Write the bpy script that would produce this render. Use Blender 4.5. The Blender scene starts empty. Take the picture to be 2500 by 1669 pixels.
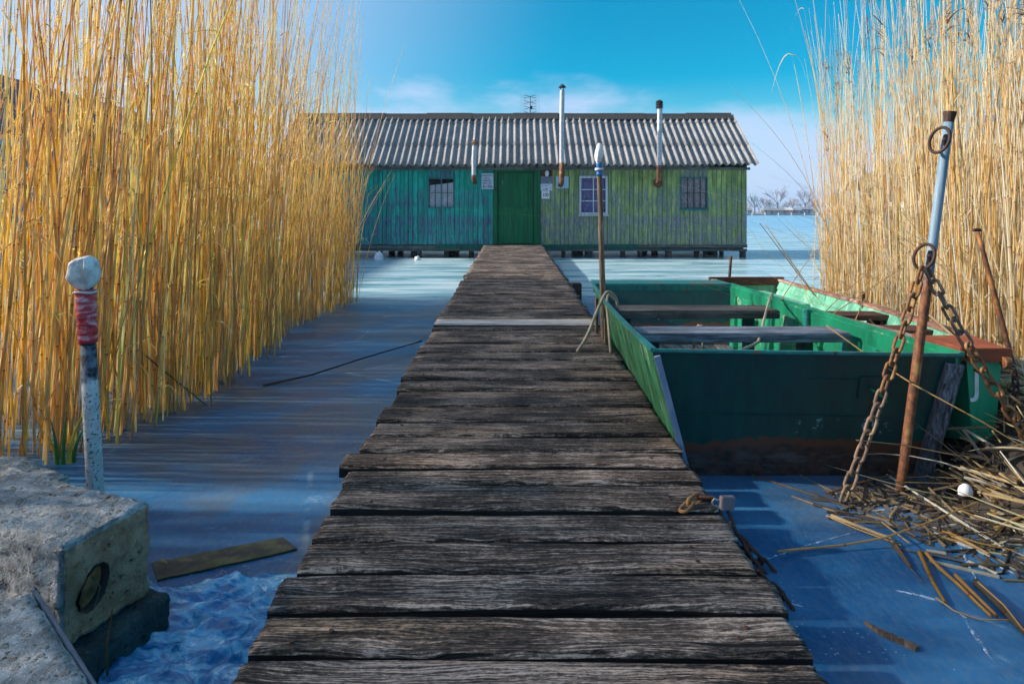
import bpy, bmesh, math, random
import numpy as np
from mathutils import Vector, Matrix, Quaternion, noise as mnoise

random.seed(7); RNG = np.random.default_rng(11)
scene = bpy.context.scene
COL = scene.collection
R = math.radians
PI = math.pi

# ------------------------------------------------------------------ camera
CAM_Z = 1.15; FPX = 1667.0; HX, HY = 1250.0, 518.0      # eye height, focal length and horizon of the photograph (2500 px wide)
cam = bpy.data.cameras.new('camera'); cam_o = bpy.data.objects.new('camera', cam); COL.objects.link(cam_o)
cam.sensor_width = 36.0; cam.lens = 24.0
cam.shift_y = -(834.5 - HY) / 2500.0
cam.clip_start = 0.05; cam.clip_end = 3000
cam_o.location = (0, 0, CAM_Z); cam_o.rotation_euler = (R(90), 0, 0)
scene.camera = cam_o

# ------------------------------------------------------------------ sky, sun, exposure
SUN_EL, SUN_AZ = R(26), R(2)           # elevation; degrees beyond straight left
SKY_STRENGTH = 0.105
sun_dir = Vector((-math.cos(SUN_EL) * math.cos(SUN_AZ), math.cos(SUN_EL) * math.sin(SUN_AZ), math.sin(SUN_EL)))
world = bpy.data.worlds.new('World'); scene.world = world; world.use_nodes = True
wt = world.node_tree; wt.nodes.clear()
def wn(t, **k):
    n = wt.nodes.new(t)
    for a, b in k.items(): setattr(n, a, b)
    return n
w_out = wn('ShaderNodeOutputWorld'); w_bg = wn('ShaderNodeBackground')
w_sky = wn('ShaderNodeTexSky', sky_type='NISHITA', sun_disc=False)
w_sky.sun_elevation = SUN_EL; w_sky.sun_rotation = math.atan2(sun_dir.x, sun_dir.y)
w_sky.air_density = 1.0; w_sky.dust_density = 0.6; w_sky.ozone_density = 2.0
w_hsv = wn('ShaderNodeHueSaturation'); w_hsv.inputs['Saturation'].default_value = 1.85; w_hsv.inputs['Value'].default_value = 0.88
w_hsv.inputs['Hue'].default_value = 0.48
wt.links.new(w_sky.outputs[0], w_hsv.inputs['Color'])
w_tc = wn('ShaderNodeTexCoord')
w_sep = wn('ShaderNodeSeparateXYZ'); wt.links.new(w_tc.outputs['Generated'], w_sep.inputs[0])
w_map = wn('ShaderNodeMapping'); w_map.inputs['Scale'].default_value = (2.2, 2.2, 6.5)
wt.links.new(w_tc.outputs['Generated'], w_map.inputs[0])
w_noi = wn('ShaderNodeTexNoise'); w_noi.inputs['Scale'].default_value = 1.3; w_noi.inputs['Detail'].default_value = 5.0; w_noi.inputs['Roughness'].default_value = 0.58
wt.links.new(w_map.outputs[0], w_noi.inputs[0])
def wmath(op, a, b=None, clamp=False):
    m = wn('ShaderNodeMath', operation=op, use_clamp=clamp)
    for i, v in enumerate((a, b)):
        if v is None: continue
        if isinstance(v, (int, float)): m.inputs[i].default_value = v
        else: wt.links.new(v, m.inputs[i])
    return m.outputs[0]
# low cloud bank: solid near the horizon, ragged top edge, thin veil towards the sun
lift = wmath('MULTIPLY', wmath('SUBTRACT', w_noi.outputs['Fac'], 0.5), 0.50)
elev = wmath('SUBTRACT', w_sep.outputs['Z'], lift)
w_mr = wn('ShaderNodeMapRange', interpolation_type='SMOOTHSTEP')
w_mr.inputs['From Min'].default_value = 0.06; w_mr.inputs['From Max'].default_value = 0.20; w_mr.inputs['To Min'].default_value = 0.88; w_mr.inputs['To Max'].default_value = 0.0
wt.links.new(elev, w_mr.inputs['Value'])
w_dot = wn('ShaderNodeVectorMath', operation='DOT_PRODUCT'); w_dot.inputs[1].default_value = Vector((sun_dir.x, sun_dir.y, sun_dir.z))
wt.links.new(w_tc.outputs['Generated'], w_dot.inputs[0])
w_mr2 = wn('ShaderNodeMapRange', interpolation_type='SMOOTHSTEP')
w_mr2.inputs['From Min'].default_value = 0.05; w_mr2.inputs['From Max'].default_value = 0.62; w_mr2.inputs['To Min'].default_value = 0.0; w_mr2.inputs['To Max'].default_value = 0.8
wt.links.new(w_dot.outputs['Value'], w_mr2.inputs['Value'])
veil = wmath('MAXIMUM', w_mr.outputs[0], w_mr2.outputs[0])
w_mix = wn('ShaderNodeMix', data_type='RGBA')
wt.links.new(veil, w_mix.inputs['Factor']); wt.links.new(w_hsv.outputs[0], w_mix.inputs['A'])
w_mix.inputs['B'].default_value = (3.3, 4.1, 5.7, 1)
wt.links.new(w_mix.outputs['Result'], w_bg.inputs[0]); w_bg.inputs[1].default_value = SKY_STRENGTH
wt.links.new(w_bg.outputs[0], w_out.inputs[0])

sun = bpy.data.lights.new('sun', 'SUN'); sun_o = bpy.data.objects.new('sun', sun); COL.objects.link(sun_o)
sun.energy = 5.0; sun.angle = R(2.0); sun.color = (1.0, 0.93, 0.82)
sun_o.rotation_euler = sun_dir.to_track_quat('Z', 'Y').to_euler(); sun_o.location = (-8, 2, 12)

scene.view_settings.view_transform = 'Standard'; scene.view_settings.look = 'None'
scene.view_settings.exposure = 0.80; scene.view_settings.gamma = 1.0
scene.render.engine = 'CYCLES'
scene.cycles.max_bounces = 4; scene.cycles.diffuse_bounces = 2; scene.cycles.glossy_bounces = 2; scene.cycles.transmission_bounces = 4; scene.cycles.transparent_max_bounces = 6; scene.cycles.volume_bounces = 0
scene.cycles.use_denoising = True
scene.cycles.use_adaptive_sampling = True; scene.cycles.adaptive_threshold = 0.035
world.cycles.sampling_method = 'MANUAL'; world.cycles.sample_map_resolution = 256

# measured points of the photograph turned into metres: a pixel at a known distance, or on a known height
def W(px, py, Y): return Vector(((px - HX) / FPX * Y, Y, CAM_Z - (py - HY) / FPX * Y))
def G(px, py, z=0.0):
    Y = (CAM_Z - z) * FPX / (py - HY)
    return Vector(((px - HX) / FPX * Y, Y, z))

# ------------------------------------------------------------------ materials
class NT:
    def __init__(s, name):
        s.m = bpy.data.materials.new(name); s.m.use_nodes = True; s.t = s.m.node_tree; s.t.nodes.clear()
        s.out = s.new('ShaderNodeOutputMaterial'); s.b = s.new('ShaderNodeBsdfPrincipled'); s.t.links.new(s.b.outputs[0], s.out.inputs[0])
        s.tc = s.new('ShaderNodeTexCoord'); s.oi = None
    def new(s, t, **k):
        n = s.t.nodes.new(t)
        for a, b in k.items(): setattr(n, a, b)
        return n
    def put(s, sock, v):
        if hasattr(v, 'node'): s.t.links.new(v, sock)
        elif isinstance(v, (tuple, list)) and len(v) == 3 and sock.type == 'RGBA': sock.default_value = (*v, 1)
        else: sock.default_value = v
    def rnd(s):
        if not s.oi: s.oi = s.new('ShaderNodeObjectInfo')
        return s.oi.outputs['Random']
    def obj(s, scale=(1, 1, 1), jitter=0.0, kind='Object', rot=(0, 0, 0)):
        m = s.new('ShaderNodeMapping'); m.inputs['Scale'].default_value = scale; m.inputs['Rotation'].default_value = rot
        if kind == 'World':
            g = s.new('ShaderNodeNewGeometry'); src = g.outputs['Position']
        else: src = s.tc.outputs[kind]
        if jitter:
            a = s.new('ShaderNodeVectorMath', operation='ADD'); s.put(a.inputs[0], src)
            q = s.math('MULTIPLY', s.rnd(), jitter); c = s.new('ShaderNodeCombineXYZ')
            for i in range(3): s.put(c.inputs[i], q)
            s.put(a.inputs[1], c.outputs[0]); src = a.outputs[0]
        s.put(m.inputs[0], src); return m.outputs[0]
    def noise(s, vec, scale=5, detail=4, rough=0.55, dist=0.0):
        n = s.new('ShaderNodeTexNoise'); s.put(n.inputs['Vector'], vec); n.inputs['Scale'].default_value = scale
        n.inputs['Detail'].default_value = detail; n.inputs['Roughness'].default_value = rough; n.inputs['Distortion'].default_value = dist
        return n.outputs['Fac']
    def vor(s, vec, scale=5, feature='F1', out='Distance', rand=1.0):
        n = s.new('ShaderNodeTexVoronoi', feature=feature); s.put(n.inputs['Vector'], vec); n.inputs['Scale'].default_value = scale; n.inputs['Randomness'].default_value = rand
        return n.outputs[out]
    def ramp(s, fac, stops, interp='LINEAR'):
        n = s.new('ShaderNodeValToRGB'); n.color_ramp.interpolation = interp; e = n.color_ramp.elements
        while len(e) < len(stops): e.new(0.5)
        for i, (p, c) in enumerate(stops):
            e[i].position = p; e[i].color = (c, c, c, 1) if isinstance(c, (int, float)) else (*c, 1)
        s.put(n.inputs[0], fac); return n.outputs[0]
    def rng(s, v, a, b, c=0.0, d=1.0):
        n = s.new('ShaderNodeMapRange', interpolation_type='SMOOTHSTEP'); s.put(n.inputs['Value'], v)
        for k, x in zip(('From Min', 'From Max', 'To Min', 'To Max'), (a, b, c, d)): n.inputs[k].default_value = x
        return n.outputs[0]
    def mix(s, f, a, b, blend='MIX'):
        n = s.new('ShaderNodeMix', data_type='RGBA', blend_type=blend); s.put(n.inputs['Factor'], f); s.put(n.inputs['A'], a); s.put(n.inputs['B'], b); return n.outputs['Result']
    def math(s, op, a, b=0.0, clamp=False):
        n = s.new('ShaderNodeMath', operation=op, use_clamp=clamp); s.put(n.inputs[0], a); s.put(n.inputs[1], b); return n.outputs[0]
    def sep(s, vec):
        n = s.new('ShaderNodeSeparateXYZ'); s.put(n.inputs[0], vec); return n.outputs
    def attr(s, name, out='Color'):
        n = s.new('ShaderNodeAttribute'); n.attribute_name = name; return n.outputs[out]
    def bump(s, h, strength=0.3, dist=0.01, normal=None):
        n = s.new('ShaderNodeBump'); n.inputs['Strength'].default_value = strength; n.inputs['Distance'].default_value = dist; s.put(n.inputs['Height'], h)
        if normal is not None: s.put(n.inputs['Normal'], normal)
        return n.outputs[0]
    def fin(s, col, rough=0.7, normal=None, metal=0.0, spec=0.5):
        s.put(s.b.inputs['Base Color'], col); s.put(s.b.inputs['Roughness'], rough); s.put(s.b.inputs['Metallic'], metal); s.put(s.b.inputs['Specular IOR Level'], spec)
        if normal is not None: s.put(s.b.inputs['Normal'], normal)
        return s.m
M = {}
def wood(name, dark, light, axis=0, tint=None, contrast=(0.38, 0.66), bump=0.6, fine=1.0):
    """weathered wood, grain along the given axis"""
    n = NT(name)
    st = [26.0, 26.0, 26.0]; st[axis] = 1.3
    v = n.obj(tuple(a * fine for a in st), 37.0)
    g1 = n.noise(v, 2.2, 6, 0.62, 0.7)
    st2 = [120.0, 120.0, 120.0]; st2[axis] = 7.0
    g2 = n.noise(n.obj(tuple(a * fine for a in st2), 11.0), 1.5, 4, 0.7, 0.3)
    blot = n.noise(n.obj((2.2, 2.2, 2.2), 19.0), 1.6, 4, 0.6)
    g = n.math('ADD', n.math('MULTIPLY', g1, 0.6), n.math('MULTIPLY', g2, 0.4))
    f = n.rng(g, contrast[0], contrast[1])
    f = n.math('MULTIPLY', f, n.rng(blot, 0.30, 0.62, 0.35, 1.0))
    c = n.mix(f, dark, light)
    if tint: c = n.mix(n.rng(n.noise(n.obj((1.4, 3.0, 3.0), 23.0), 1.2, 3), 0.5, 0.68, 0.0, 0.55), c, tint, 'MIX')
    c = n.mix(n.math('MULTIPLY', n.rnd(), 0.45), c, (0.03, 0.026, 0.026))
    M[name] = n.fin(c, 0.82, n.bump(g, bump, 0.006), spec=0.3)
def dock_wood(name, dark, mid, light, warm, bright=1.0):
    n = NT(name)
    warp = n.noise(n.obj((1.6, 5, 5), 41.0), 1.0, 3, 0.5)
    base = n.obj((1, 1, 1), 41.0); add = n.new('ShaderNodeVectorMath', operation='ADD'); n.put(add.inputs[0], base)
    cmb = n.new('ShaderNodeCombineXYZ'); n.put(cmb.inputs[1], n.math('MULTIPLY', warp, 0.11)); n.put(add.inputs[1], cmb.outputs[0])
    def mp(sc):
        m = n.new('ShaderNodeMapping'); m.inputs['Scale'].default_value = sc; n.put(m.inputs[0], add.outputs[0]); return m.outputs[0]
    lines = n.noise(mp((2.4, 175, 40)), 1.0, 3, 0.6)            # grain lines
    fib = n.noise(mp((20, 270, 70)), 1.0, 3, 0.75)              # broken fibres
    speck = n.noise(mp((70, 150, 80)), 1.0, 2, 0.7)
    blot = n.noise(n.obj((2.2, 3.4, 3), 19.0), 1.3, 5, 0.6)
    worn = n.rng(blot, 0.36, 0.64)
    g = n.math('ADD', n.math('ADD', n.math('MULTIPLY', lines, 0.42), n.math('MULTIPLY', fib, 0.38)), n.math('MULTIPLY', speck, 0.20))
    thr = n.math('ADD', g, n.math('MULTIPLY', n.math('SUBTRACT', worn, 0.5), 0.075))
    c = n.mix(n.rng(thr, 0.42, 0.52), dark, mid)
    c = n.mix(n.rng(thr, 0.51, 0.60), c, light)
    c = n.mix(n.rng(n.noise(n.obj((1.0, 4.0, 3), 57.0), 1.1, 3), 0.50, 0.66, 0, 0.55), c, n.mix(n.rng(thr, 0.45, 0.56), dark, warm))
    c = n.mix(n.rng(n.noise(mp((30, 30, 30)), 1.0, 3), 0.66, 0.72, 0, 0.5), c, (0.10, 0.105, 0.045))
    c = n.mix(n.math('MULTIPLY', n.rnd(), 0.65), c, n.mix(1.0, c, (0.48, 0.46, 0.46), 'MULTIPLY'))
    crk = n.rng(n.noise(mp((1.1, 26, 9)), 1.0, 2, 0.4), 0.29, 0.265)
    c = n.mix(crk, c, (0.006, 0.006, 0.007))
    h = n.math('SUBTRACT', g, n.math('MULTIPLY', crk, 0.5))
    M[name] = n.fin(c, 0.85, n.bump(h, 0.9, 0.010), spec=0.25)
dock_wood('plank_wood', (0.012, 0.010, 0.009), (0.115, 0.085, 0.068), (0.54, 0.41, 0.33), (0.44, 0.28, 0.175))
wood('plank_pale', (0.30, 0.27, 0.25), (0.72, 0.68, 0.66), 0)
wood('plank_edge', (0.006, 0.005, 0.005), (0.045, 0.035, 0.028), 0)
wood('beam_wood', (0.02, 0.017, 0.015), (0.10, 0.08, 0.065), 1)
wood('thwart_wood', (0.07, 0.08, 0.10), (0.45, 0.48, 0.56), 0)
wood('thwart_dark', (0.03, 0.025, 0.022), (0.36, 0.31, 0.27), 0)
wood('floor_wood', (0.07, 0.04, 0.03), (0.55, 0.50, 0.48), 1)
wood('brown_wood', (0.07, 0.022, 0.014), (0.20, 0.075, 0.045), 0, None, (0.3, 0.7), 0.3)
wood('cap_wood', (0.20, 0.07, 0.04), (0.62, 0.40, 0.30), 1, (0.55, 0.48, 0.45))
wood('orange_wood', (0.28, 0.06, 0.02), (0.52, 0.14, 0.05), 1, None, (0.3, 0.7), 0.3)
wood('pole_wood', (0.07, 0.045, 0.03), (0.42, 0.30, 0.20), 2)
wood('sill_wood', (0.06, 0.07, 0.06), (0.30, 0.32, 0.29), 0)
wood('corner_wood', (0.03, 0.03, 0.035), (0.30, 0.31, 0.36), 2)

def painted_boards(name, paint_a, paint_b, bare_a, bare_b, wear):
    n = NT(name)
    v = n.obj((16, 16, 1.1), 31.0)
    g = n.noise(v, 2.4, 6, 0.65, 0.6)
    fine = n.noise(n.obj((90, 90, 6), 9.0), 1.5, 4, 0.7)
    blot = n.noise(n.obj((1.0, 1.0, 0.75), 0.0), 1.15, 5, 0.6)
    blot2 = n.noise(n.obj((3.5, 3.5, 1.6), 17.0), 1.5, 4, 0.6)
    paint = n.mix(n.rng(blot2, 0.35, 0.65), paint_a, paint_b)
    paint = n.mix(n.math('MULTIPLY', n.rnd(), 0.55), paint, tuple(c * 0.5 for c in paint_a))
    bare = n.mix(n.rng(fine, 0.3, 0.7), bare_a, bare_b)
    # worn through near the splash line and in blotches: wear has its own ragged outline
    z = n.sep(n.obj((1, 1, 1)))[2]
    low = n.rng(z, 0.25, 1.2, 0.045, 0.0)
    m = n.math('ADD', n.math('ADD', n.math('MULTIPLY', g, 0.55), n.math('MULTIPLY', blot, 0.60)), low)
    m = n.rng(m, wear, wear + 0.09)
    drip = n.noise(n.obj((26, 26, 0.7), 5.0), 1.4, 4, 0.6)
    paint = n.mix(n.rng(drip, 0.50, 0.66, 0, 0.8), paint, tuple(c * 0.32 for c in paint_a))
    paint = n.mix(n.rng(drip, 0.42, 0.28, 0, 0.5), paint, tuple(min(1, c * 1.45) for c in paint_b))
    c = n.mix(m, paint, bare)
    knots = n.vor(n.obj((9, 9, 2.6), 13.0), 1.0)
    c = n.mix(n.rng(knots, 0.07, 0.03, 0.0, 0.8), c, (0.03, 0.03, 0.025))
    c = n.mix(n.rng(fine, 0.36, 0.28, 0.0, 0.6), c, (0.012, 0.016, 0.018))
    M[name] = n.fin(c, 0.7, n.bump(n.math('ADD', g, n.math('MULTIPLY', fine, 0.5)), 0.45, 0.006), spec=0.3)
painted_boards('teal_boards', (0.007, 0.35, 0.245), (0.009, 0.48, 0.38), (0.012, 0.055, 0.11), (0.16, 0.19, 0.30), 0.548)
painted_boards('green_boards', (0.20, 0.30, 0.09), (0.42, 0.51, 0.17), (0.05, 0.065, 0.08), (0.33, 0.35, 0.38), 0.543)
painted_boards('door_paint', (0.005, 0.15, 0.045), (0.007, 0.18, 0.06), (0.01, 0.07, 0.07), (0.05, 0.14, 0.13), 0.66)
painted_boards('trim_paint', (0.005, 0.10, 0.075), (0.007, 0.12, 0.09), (0.02, 0.06, 0.06), (0.05, 0.12, 0.11), 0.9)
painted_boards('white_paint', (0.62, 0.64, 0.72), (0.74, 0.75, 0.80), (0.2, 0.2, 0.22), (0.4, 0.4, 0.42), 0.88)
painted_boards('blue_wall', (0.22, 0.50, 0.72), (0.30, 0.58, 0.78), (0.4, 0.55, 0.65), (0.5, 0.6, 0.7), 0.95)

def plain(name, col, rough=0.6, metal=0.0, var=0.25, scale=8, bump=0.15, spec=0.5):
    n = NT(name)
    f = n.noise(n.obj((1, 1, 1), 3.0), scale, 5, 0.6)
    c = n.mix(n.rng(f, 0.3, 0.7), tuple(x * (1 - var) for x in col), tuple(min(1, x * (1 + var)) for x in col))
    M[name] = n.fin(c, rough, n.bump(f, bump, 0.004), metal, spec)
plain('dark', (0.012, 0.012, 0.014), 0.9)
plain('curtain', (0.70, 0.70, 0.78), 0.9, 0, 0.2, 20)
plain('curtain_blue', (0.20, 0.18, 0.42), 0.9, 0, 0.3, 20)
plain('curtain_rose', (0.46, 0.40, 0.44), 0.9, 0, 0.35, 20)
plain('frame_brown', (0.06, 0.045, 0.045), 0.7)
plain('frame_teal', (0.02, 0.17, 0.17), 0.7)
plain('sign_white', (0.62, 0.64, 0.74), 0.6, 0, 0.06, 12)
plain('sign_grey', (0.22, 0.25, 0.34), 0.6, 0, 0.12, 12)
plain('ink', (0.012, 0.014, 0.04), 0.7)
plain('ink_faded', (0.22, 0.26, 0.42), 0.7)
plain('sheet_blue', (0.42, 0.60, 0.72), 0.55, 0, 0.08)
plain('aluminium', (0.42, 0.42, 0.44), 0.45, 0.7, 0.2, 14)
plain('soot', (0.02, 0.02, 0.022), 0.75)
def bag_mat():
    n = NT('bag'); f = n.noise(n.obj((1, 1, 1), 3), 17, 5, 0.65); f2 = n.noise(n.obj((1, 1, 1), 7), 30, 4, 0.7)
    c = n.mix(n.rng(f, 0.46, 0.62, 0, 0.7), (0.82, 0.80, 0.77), (0.45, 0.40, 0.35)); c = n.mix(n.rng(f2, 0.62, 0.68, 0, 0.6), c, (0.25, 0.20, 0.15))
    M['bag'] = n.fin(c, 0.55, n.bump(f2, 0.3, 0.004))
bag_mat()
plain('blue_tape', (0.015, 0.16, 0.46), 0.4)
plain('rope_white', (0.66, 0.65, 0.62), 0.9)
plain('rope_tan', (0.34, 0.29, 0.22), 0.9)
plain('padlock', (0.30, 0.24, 0.24), 0.45, 0.4)
plain('float_white', (0.78, 0.76, 0.80), 0.7, 0, 0.05)
plain('frame_sky', (0.20, 0.33, 0.48), 0.5, 0.2)
plain('steel_dark', (0.06, 0.10, 0.15), 0.7, 0.0, 0.1)
plain('lamp_grey', (0.45, 0.45, 0.46), 0.4)
plain('mud', (0.035, 0.026, 0.02), 0.9, 0, 0.5, 6, 0.7)
plain('far_ground', (0.30, 0.22, 0.17), 0.95, 0, 0.3, 0.2)
plain('far_bark', (0.10, 0.085, 0.08), 0.9)
plain('far_twig', (0.17, 0.14, 0.14), 0.9)
plain('far_willow', (0.40, 0.25, 0.16), 0.9)
plain('far_shrub', (0.055, 0.07, 0.06), 0.9)
plain('far_wall_dark', (0.06, 0.07, 0.085), 0.8)
plain('far_wall_blue', (0.05, 0.09, 0.16), 0.8)
plain('far_wall_red', (0.40, 0.10, 0.09), 0.8)
plain('far_wall_cream', (0.60, 0.56, 0.48), 0.8)
plain('far_roof', (0.22, 0.20, 0.20), 0.9)
plain('far_white', (0.75, 0.75, 0.75), 0.8)
plain('thatch', (0.15, 0.12, 0.09), 0.95, 0, 0.5, 30, 0.8)
plain('iris_green', (0.05, 0.20, 0.03), 0.5)
plain('iris_yellow', (0.60, 0.42, 0.03), 0.5)
plain('white_letters', (0.78, 0.80, 0.80), 0.7)
plain('dark_roof', (0.012, 0.032, 0.075), 0.5)

def rusty(name, rust_amt, paint=None, a=(0.20, 0.062, 0.02), b=(0.055, 0.026, 0.018), c3=(0.40, 0.17, 0.045)):
    n = NT(name)
    f = n.noise(n.obj((1, 1, 1), 5.0), 42, 6, 0.7)
    f2 = n.noise(n.obj((1, 1, 1), 7.0), 9, 4, 0.6)
    c = n.mix(n.rng(f, 0.35, 0.65), b, a); c = n.mix(n.rng(f2, 0.48, 0.68, 0, 0.85), c, c3)
    if paint is not None:
        m = n.rng(n.noise(n.obj((1, 1, 1), 2.0), 13, 5, 0.65), rust_amt, rust_amt + 0.06)
        c = n.mix(m, c, paint)
    M[name] = n.fin(c, 0.72, n.bump(f, 0.5, 0.002), 0.15)
rusty('rust', 0)
rusty('rust_ochre', 0, None, (0.30, 0.13, 0.04), (0.10, 0.045, 0.022), (0.46, 0.25, 0.09))
rusty('rust_pale', 0, None, (0.24, 0.15, 0.10), (0.12, 0.075, 0.05), (0.36, 0.23, 0.13))
rusty('rust_dark', 0, None, (0.06, 0.024, 0.015), (0.02, 0.012, 0.01), (0.10, 0.035, 0.016))
def pole_paint():
    n = NT('pole_blue')       # blue-grey paint over rust, rust has eaten the lower half
    f = n.noise(n.obj((1, 1, 1)), 46, 6, 0.7)
    rust = n.mix(n.rng(f, 0.35, 0.65), (0.09, 0.035, 0.02), (0.27, 0.095, 0.03))
    rust = n.mix(n.rng(n.noise(n.obj((1, 1, 1)), 11, 4), 0.5, 0.7, 0, 0.7), rust, (0.42, 0.22, 0.07))
    paint = n.mix(n.rng(n.noise(n.obj((60, 60, 4)), 1.0, 4), 0.3, 0.7), (0.12, 0.20, 0.27), (0.24, 0.33, 0.40))
    z = n.sep(n.obj((1, 1, 1)))[2]
    m = n.rng(n.math('ADD', z, n.math('MULTIPLY', f, 0.35)), 1.02, 1.16)
    M['pole_blue'] = n.fin(n.mix(m, rust, paint), 0.6, n.bump(f, 0.45, 0.002), 0.1)
pole_paint()
def post_paint():
    n = NT('post_white')
    f = n.noise(n.obj((1, 1, 1)), 30, 6, 0.7); f2 = n.noise(n.obj((1, 1, 1)), 85, 3, 0.6)
    c = n.mix(n.rng(f2, 0.36, 0.44), (0.10, 0.08, 0.07), n.mix(n.rng(f, 0.35, 0.65), (0.50, 0.48, 0.47), (0.66, 0.65, 0.66)))
    x = n.sep(n.obj((1, 1, 1)))[0]
    c = n.mix(n.rng(n.math('ADD', n.math('MULTIPLY', x, 4.0), n.noise(n.obj((8, 8, 3)), 3, 5)), 0.66, 0.74, 0, 0.75), c, (0.36, 0.13, 0.055))
    z = n.sep(n.obj((1, 1, 1)))[2]
    tar = n.rng(n.math('ADD', z, n.math('MULTIPLY', n.noise(n.obj((1, 1, 0.6)), 24, 4), 0.16)), 0.60, 0.64)
    c = n.mix(tar, c, n.mix(n.rng(f, 0.42, 0.6), (0.012, 0.014, 0.018), (0.18, 0.20, 0.25)))
    M['post_white'] = n.fin(c, 0.7, n.bump(f2, 0.35, 0.002))
post_paint()
def red_tape():
    n = NT('red_tape')
    v = n.obj((14, 14, 42), rot=(0.25, 0.35, 0))
    f = n.noise(v, 1.0, 4, 0.6, 0.9)
    c = n.mix(n.rng(f, 0.44, 0.74), (0.60, 0.022, 0.035), (0.85, 0.55, 0.60))
    M['red_tape'] = n.fin(c, 0.35, n.bump(f, 0.7, 0.006))
red_tape()

def boat_paint(name, a, b, peel_col, rustline=None, streak=None, peel=0.62, chips=True):
    n = NT(name)
    f = n.noise(n.obj((1, 1, 1), 5), 5, 6, 0.62); s = n.noise(n.obj((9, 9, 1.2), 5), 2, 5, 0.6)
    c = n.mix(n.rng(s, 0.35, 0.65), a, b)
    if streak: c = n.mix(n.rng(n.noise(n.obj((11, 11, 1.0), 3), 1.3, 4), 0.52, 0.66, 0, 0.8), c, streak)
    fl = n.noise(n.obj((1, 1, 1), 7), 26, 6, 0.7)
    if chips:
        m = n.rng(n.math('ADD', n.math('MULTIPLY', fl, 0.6), n.math('MULTIPLY', f, 0.4)), peel, peel + 0.02)
        c = n.mix(m, c, peel_col)
        m2 = n.rng(n.math('ADD', n.math('MULTIPLY', fl, 0.75), n.math('MULTIPLY', s, 0.25)), peel + 0.045, peel + 0.055)
        c = n.mix(m2, c, (0.03, 0.025, 0.02))
    if rustline is not None:
        z = n.sep(n.obj((1, 1, 1)))[2]
        zz = n.math('ADD', z, n.math('MULTIPLY', n.noise(n.obj((1, 1, 0.5), 0), 5.5, 6, 0.6), 0.16))
        ws = n.math('MULTIPLY', n.rng(zz, rustline + 0.16, rustline + 0.12), n.rng(zz, rustline + 0.075, rustline + 0.10))
        c = n.mix(n.math('MULTIPLY', n.math('MULTIPLY', ws, n.rng(fl, 0.56, 0.60)), n.rng(f, 0.52, 0.58)), c, (0.24, 0.42, 0.50))
        rc = n.mix(n.rng(fl, 0.35, 0.65), (0.025, 0.016, 0.013), (0.085, 0.04, 0.025))
        rc = n.mix(n.rng(n.noise(n.obj((2, 2, 9), 1), 4, 5), 0.48, 0.66, 0, 0.7), rc, (0.10, 0.085, 0.08))
        c = n.mix(n.rng(zz, rustline + 0.06, rustline + 0.045), c, (0.11, 0.04, 0.018))
        c = n.mix(n.rng(zz, rustline + 0.03, rustline), c, rc)
    M[name] = n.fin(c, 0.42, n.bump(n.math('ADD', fl, f), 0.3, 0.004), 0, 0.5)
boat_paint('hull_dark', (0.003, 0.038, 0.034), (0.004, 0.056, 0.047), (0.05, 0.10, 0.10), 0.20, (0.010, 0.030, 0.034), 0.655)
def scraped_side():
    n = NT('hull_side')      # paint scraped into slanting streaks by rubbing along the walkway
    v = n.obj((1, 6, 1.4), 0, 'Object', (0.75, 0, 0))
    sh = n.sep(n.obj((1, 1, 1))); sl = n.math('ADD', sh[1], n.math('MULTIPLY', sh[2], 0.55)); cv = n.new('ShaderNodeCombineXYZ'); n.put(cv.inputs[0], n.math('MULTIPLY', sl, 6.0)); n.put(cv.inputs[1], n.math('MULTIPLY', sh[2], 1.6)); cv2 = n.new('ShaderNodeCombineXYZ'); n.put(cv2.inputs[0], n.math('MULTIPLY', sl, 17.0)); n.put(cv2.inputs[1], n.math('MULTIPLY', sh[2], 2.2))
    st = n.noise(cv.outputs[0], 1.3, 5, 0.65); st2 = n.noise(cv2.outputs[0], 1.3, 5, 0.72)
    c = n.mix(n.rng(st, 0.36, 0.62), (0.008, 0.075, 0.030), (0.025, 0.19, 0.075))
    c = n.mix(n.rng(st2, 0.56, 0.64), c, (0.26, 0.40, 0.28)); c = n.mix(n.rng(st2, 0.42, 0.36), c, (0.03, 0.05, 0.045))
    f = n.noise(n.obj((1, 1, 1)), 20, 5, 0.7); c = n.mix(n.rng(f, 0.60, 0.64), c, (0.10, 0.06, 0.04))
    M['hull_side'] = n.fin(c, 0.5, n.bump(st2, 0.3, 0.003))
scraped_side()
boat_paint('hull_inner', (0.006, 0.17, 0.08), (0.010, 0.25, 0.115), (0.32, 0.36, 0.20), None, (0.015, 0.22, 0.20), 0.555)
boat_paint('rail_green', (0.007, 0.17, 0.085), (0.010, 0.23, 0.115), (0.04, 0.20, 0.13), None, None, 0.66)
boat_paint('rim_teal', (0.010, 0.13, 0.115), (0.018, 0.20, 0.18), (0.20, 0.09, 0.05), None, None, 0.555)
boat_paint('row_inner', (0.11, 0.37, 0.235), (0.18, 0.46, 0.31), (0.5, 0.62, 0.5), None, (0.36, 0.68, 0.52), 0.66)
boat_paint('row_outer', (0.012, 0.30, 0.15), (0.02, 0.38, 0.20), (0.3, 0.5, 0.4), None, None, 0.68)
boat_paint('strip_peel', (0.16, 0.24, 0.38), (0.28, 0.36, 0.50), (0.03, 0.05, 0.07), None, None, 0.56)

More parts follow.
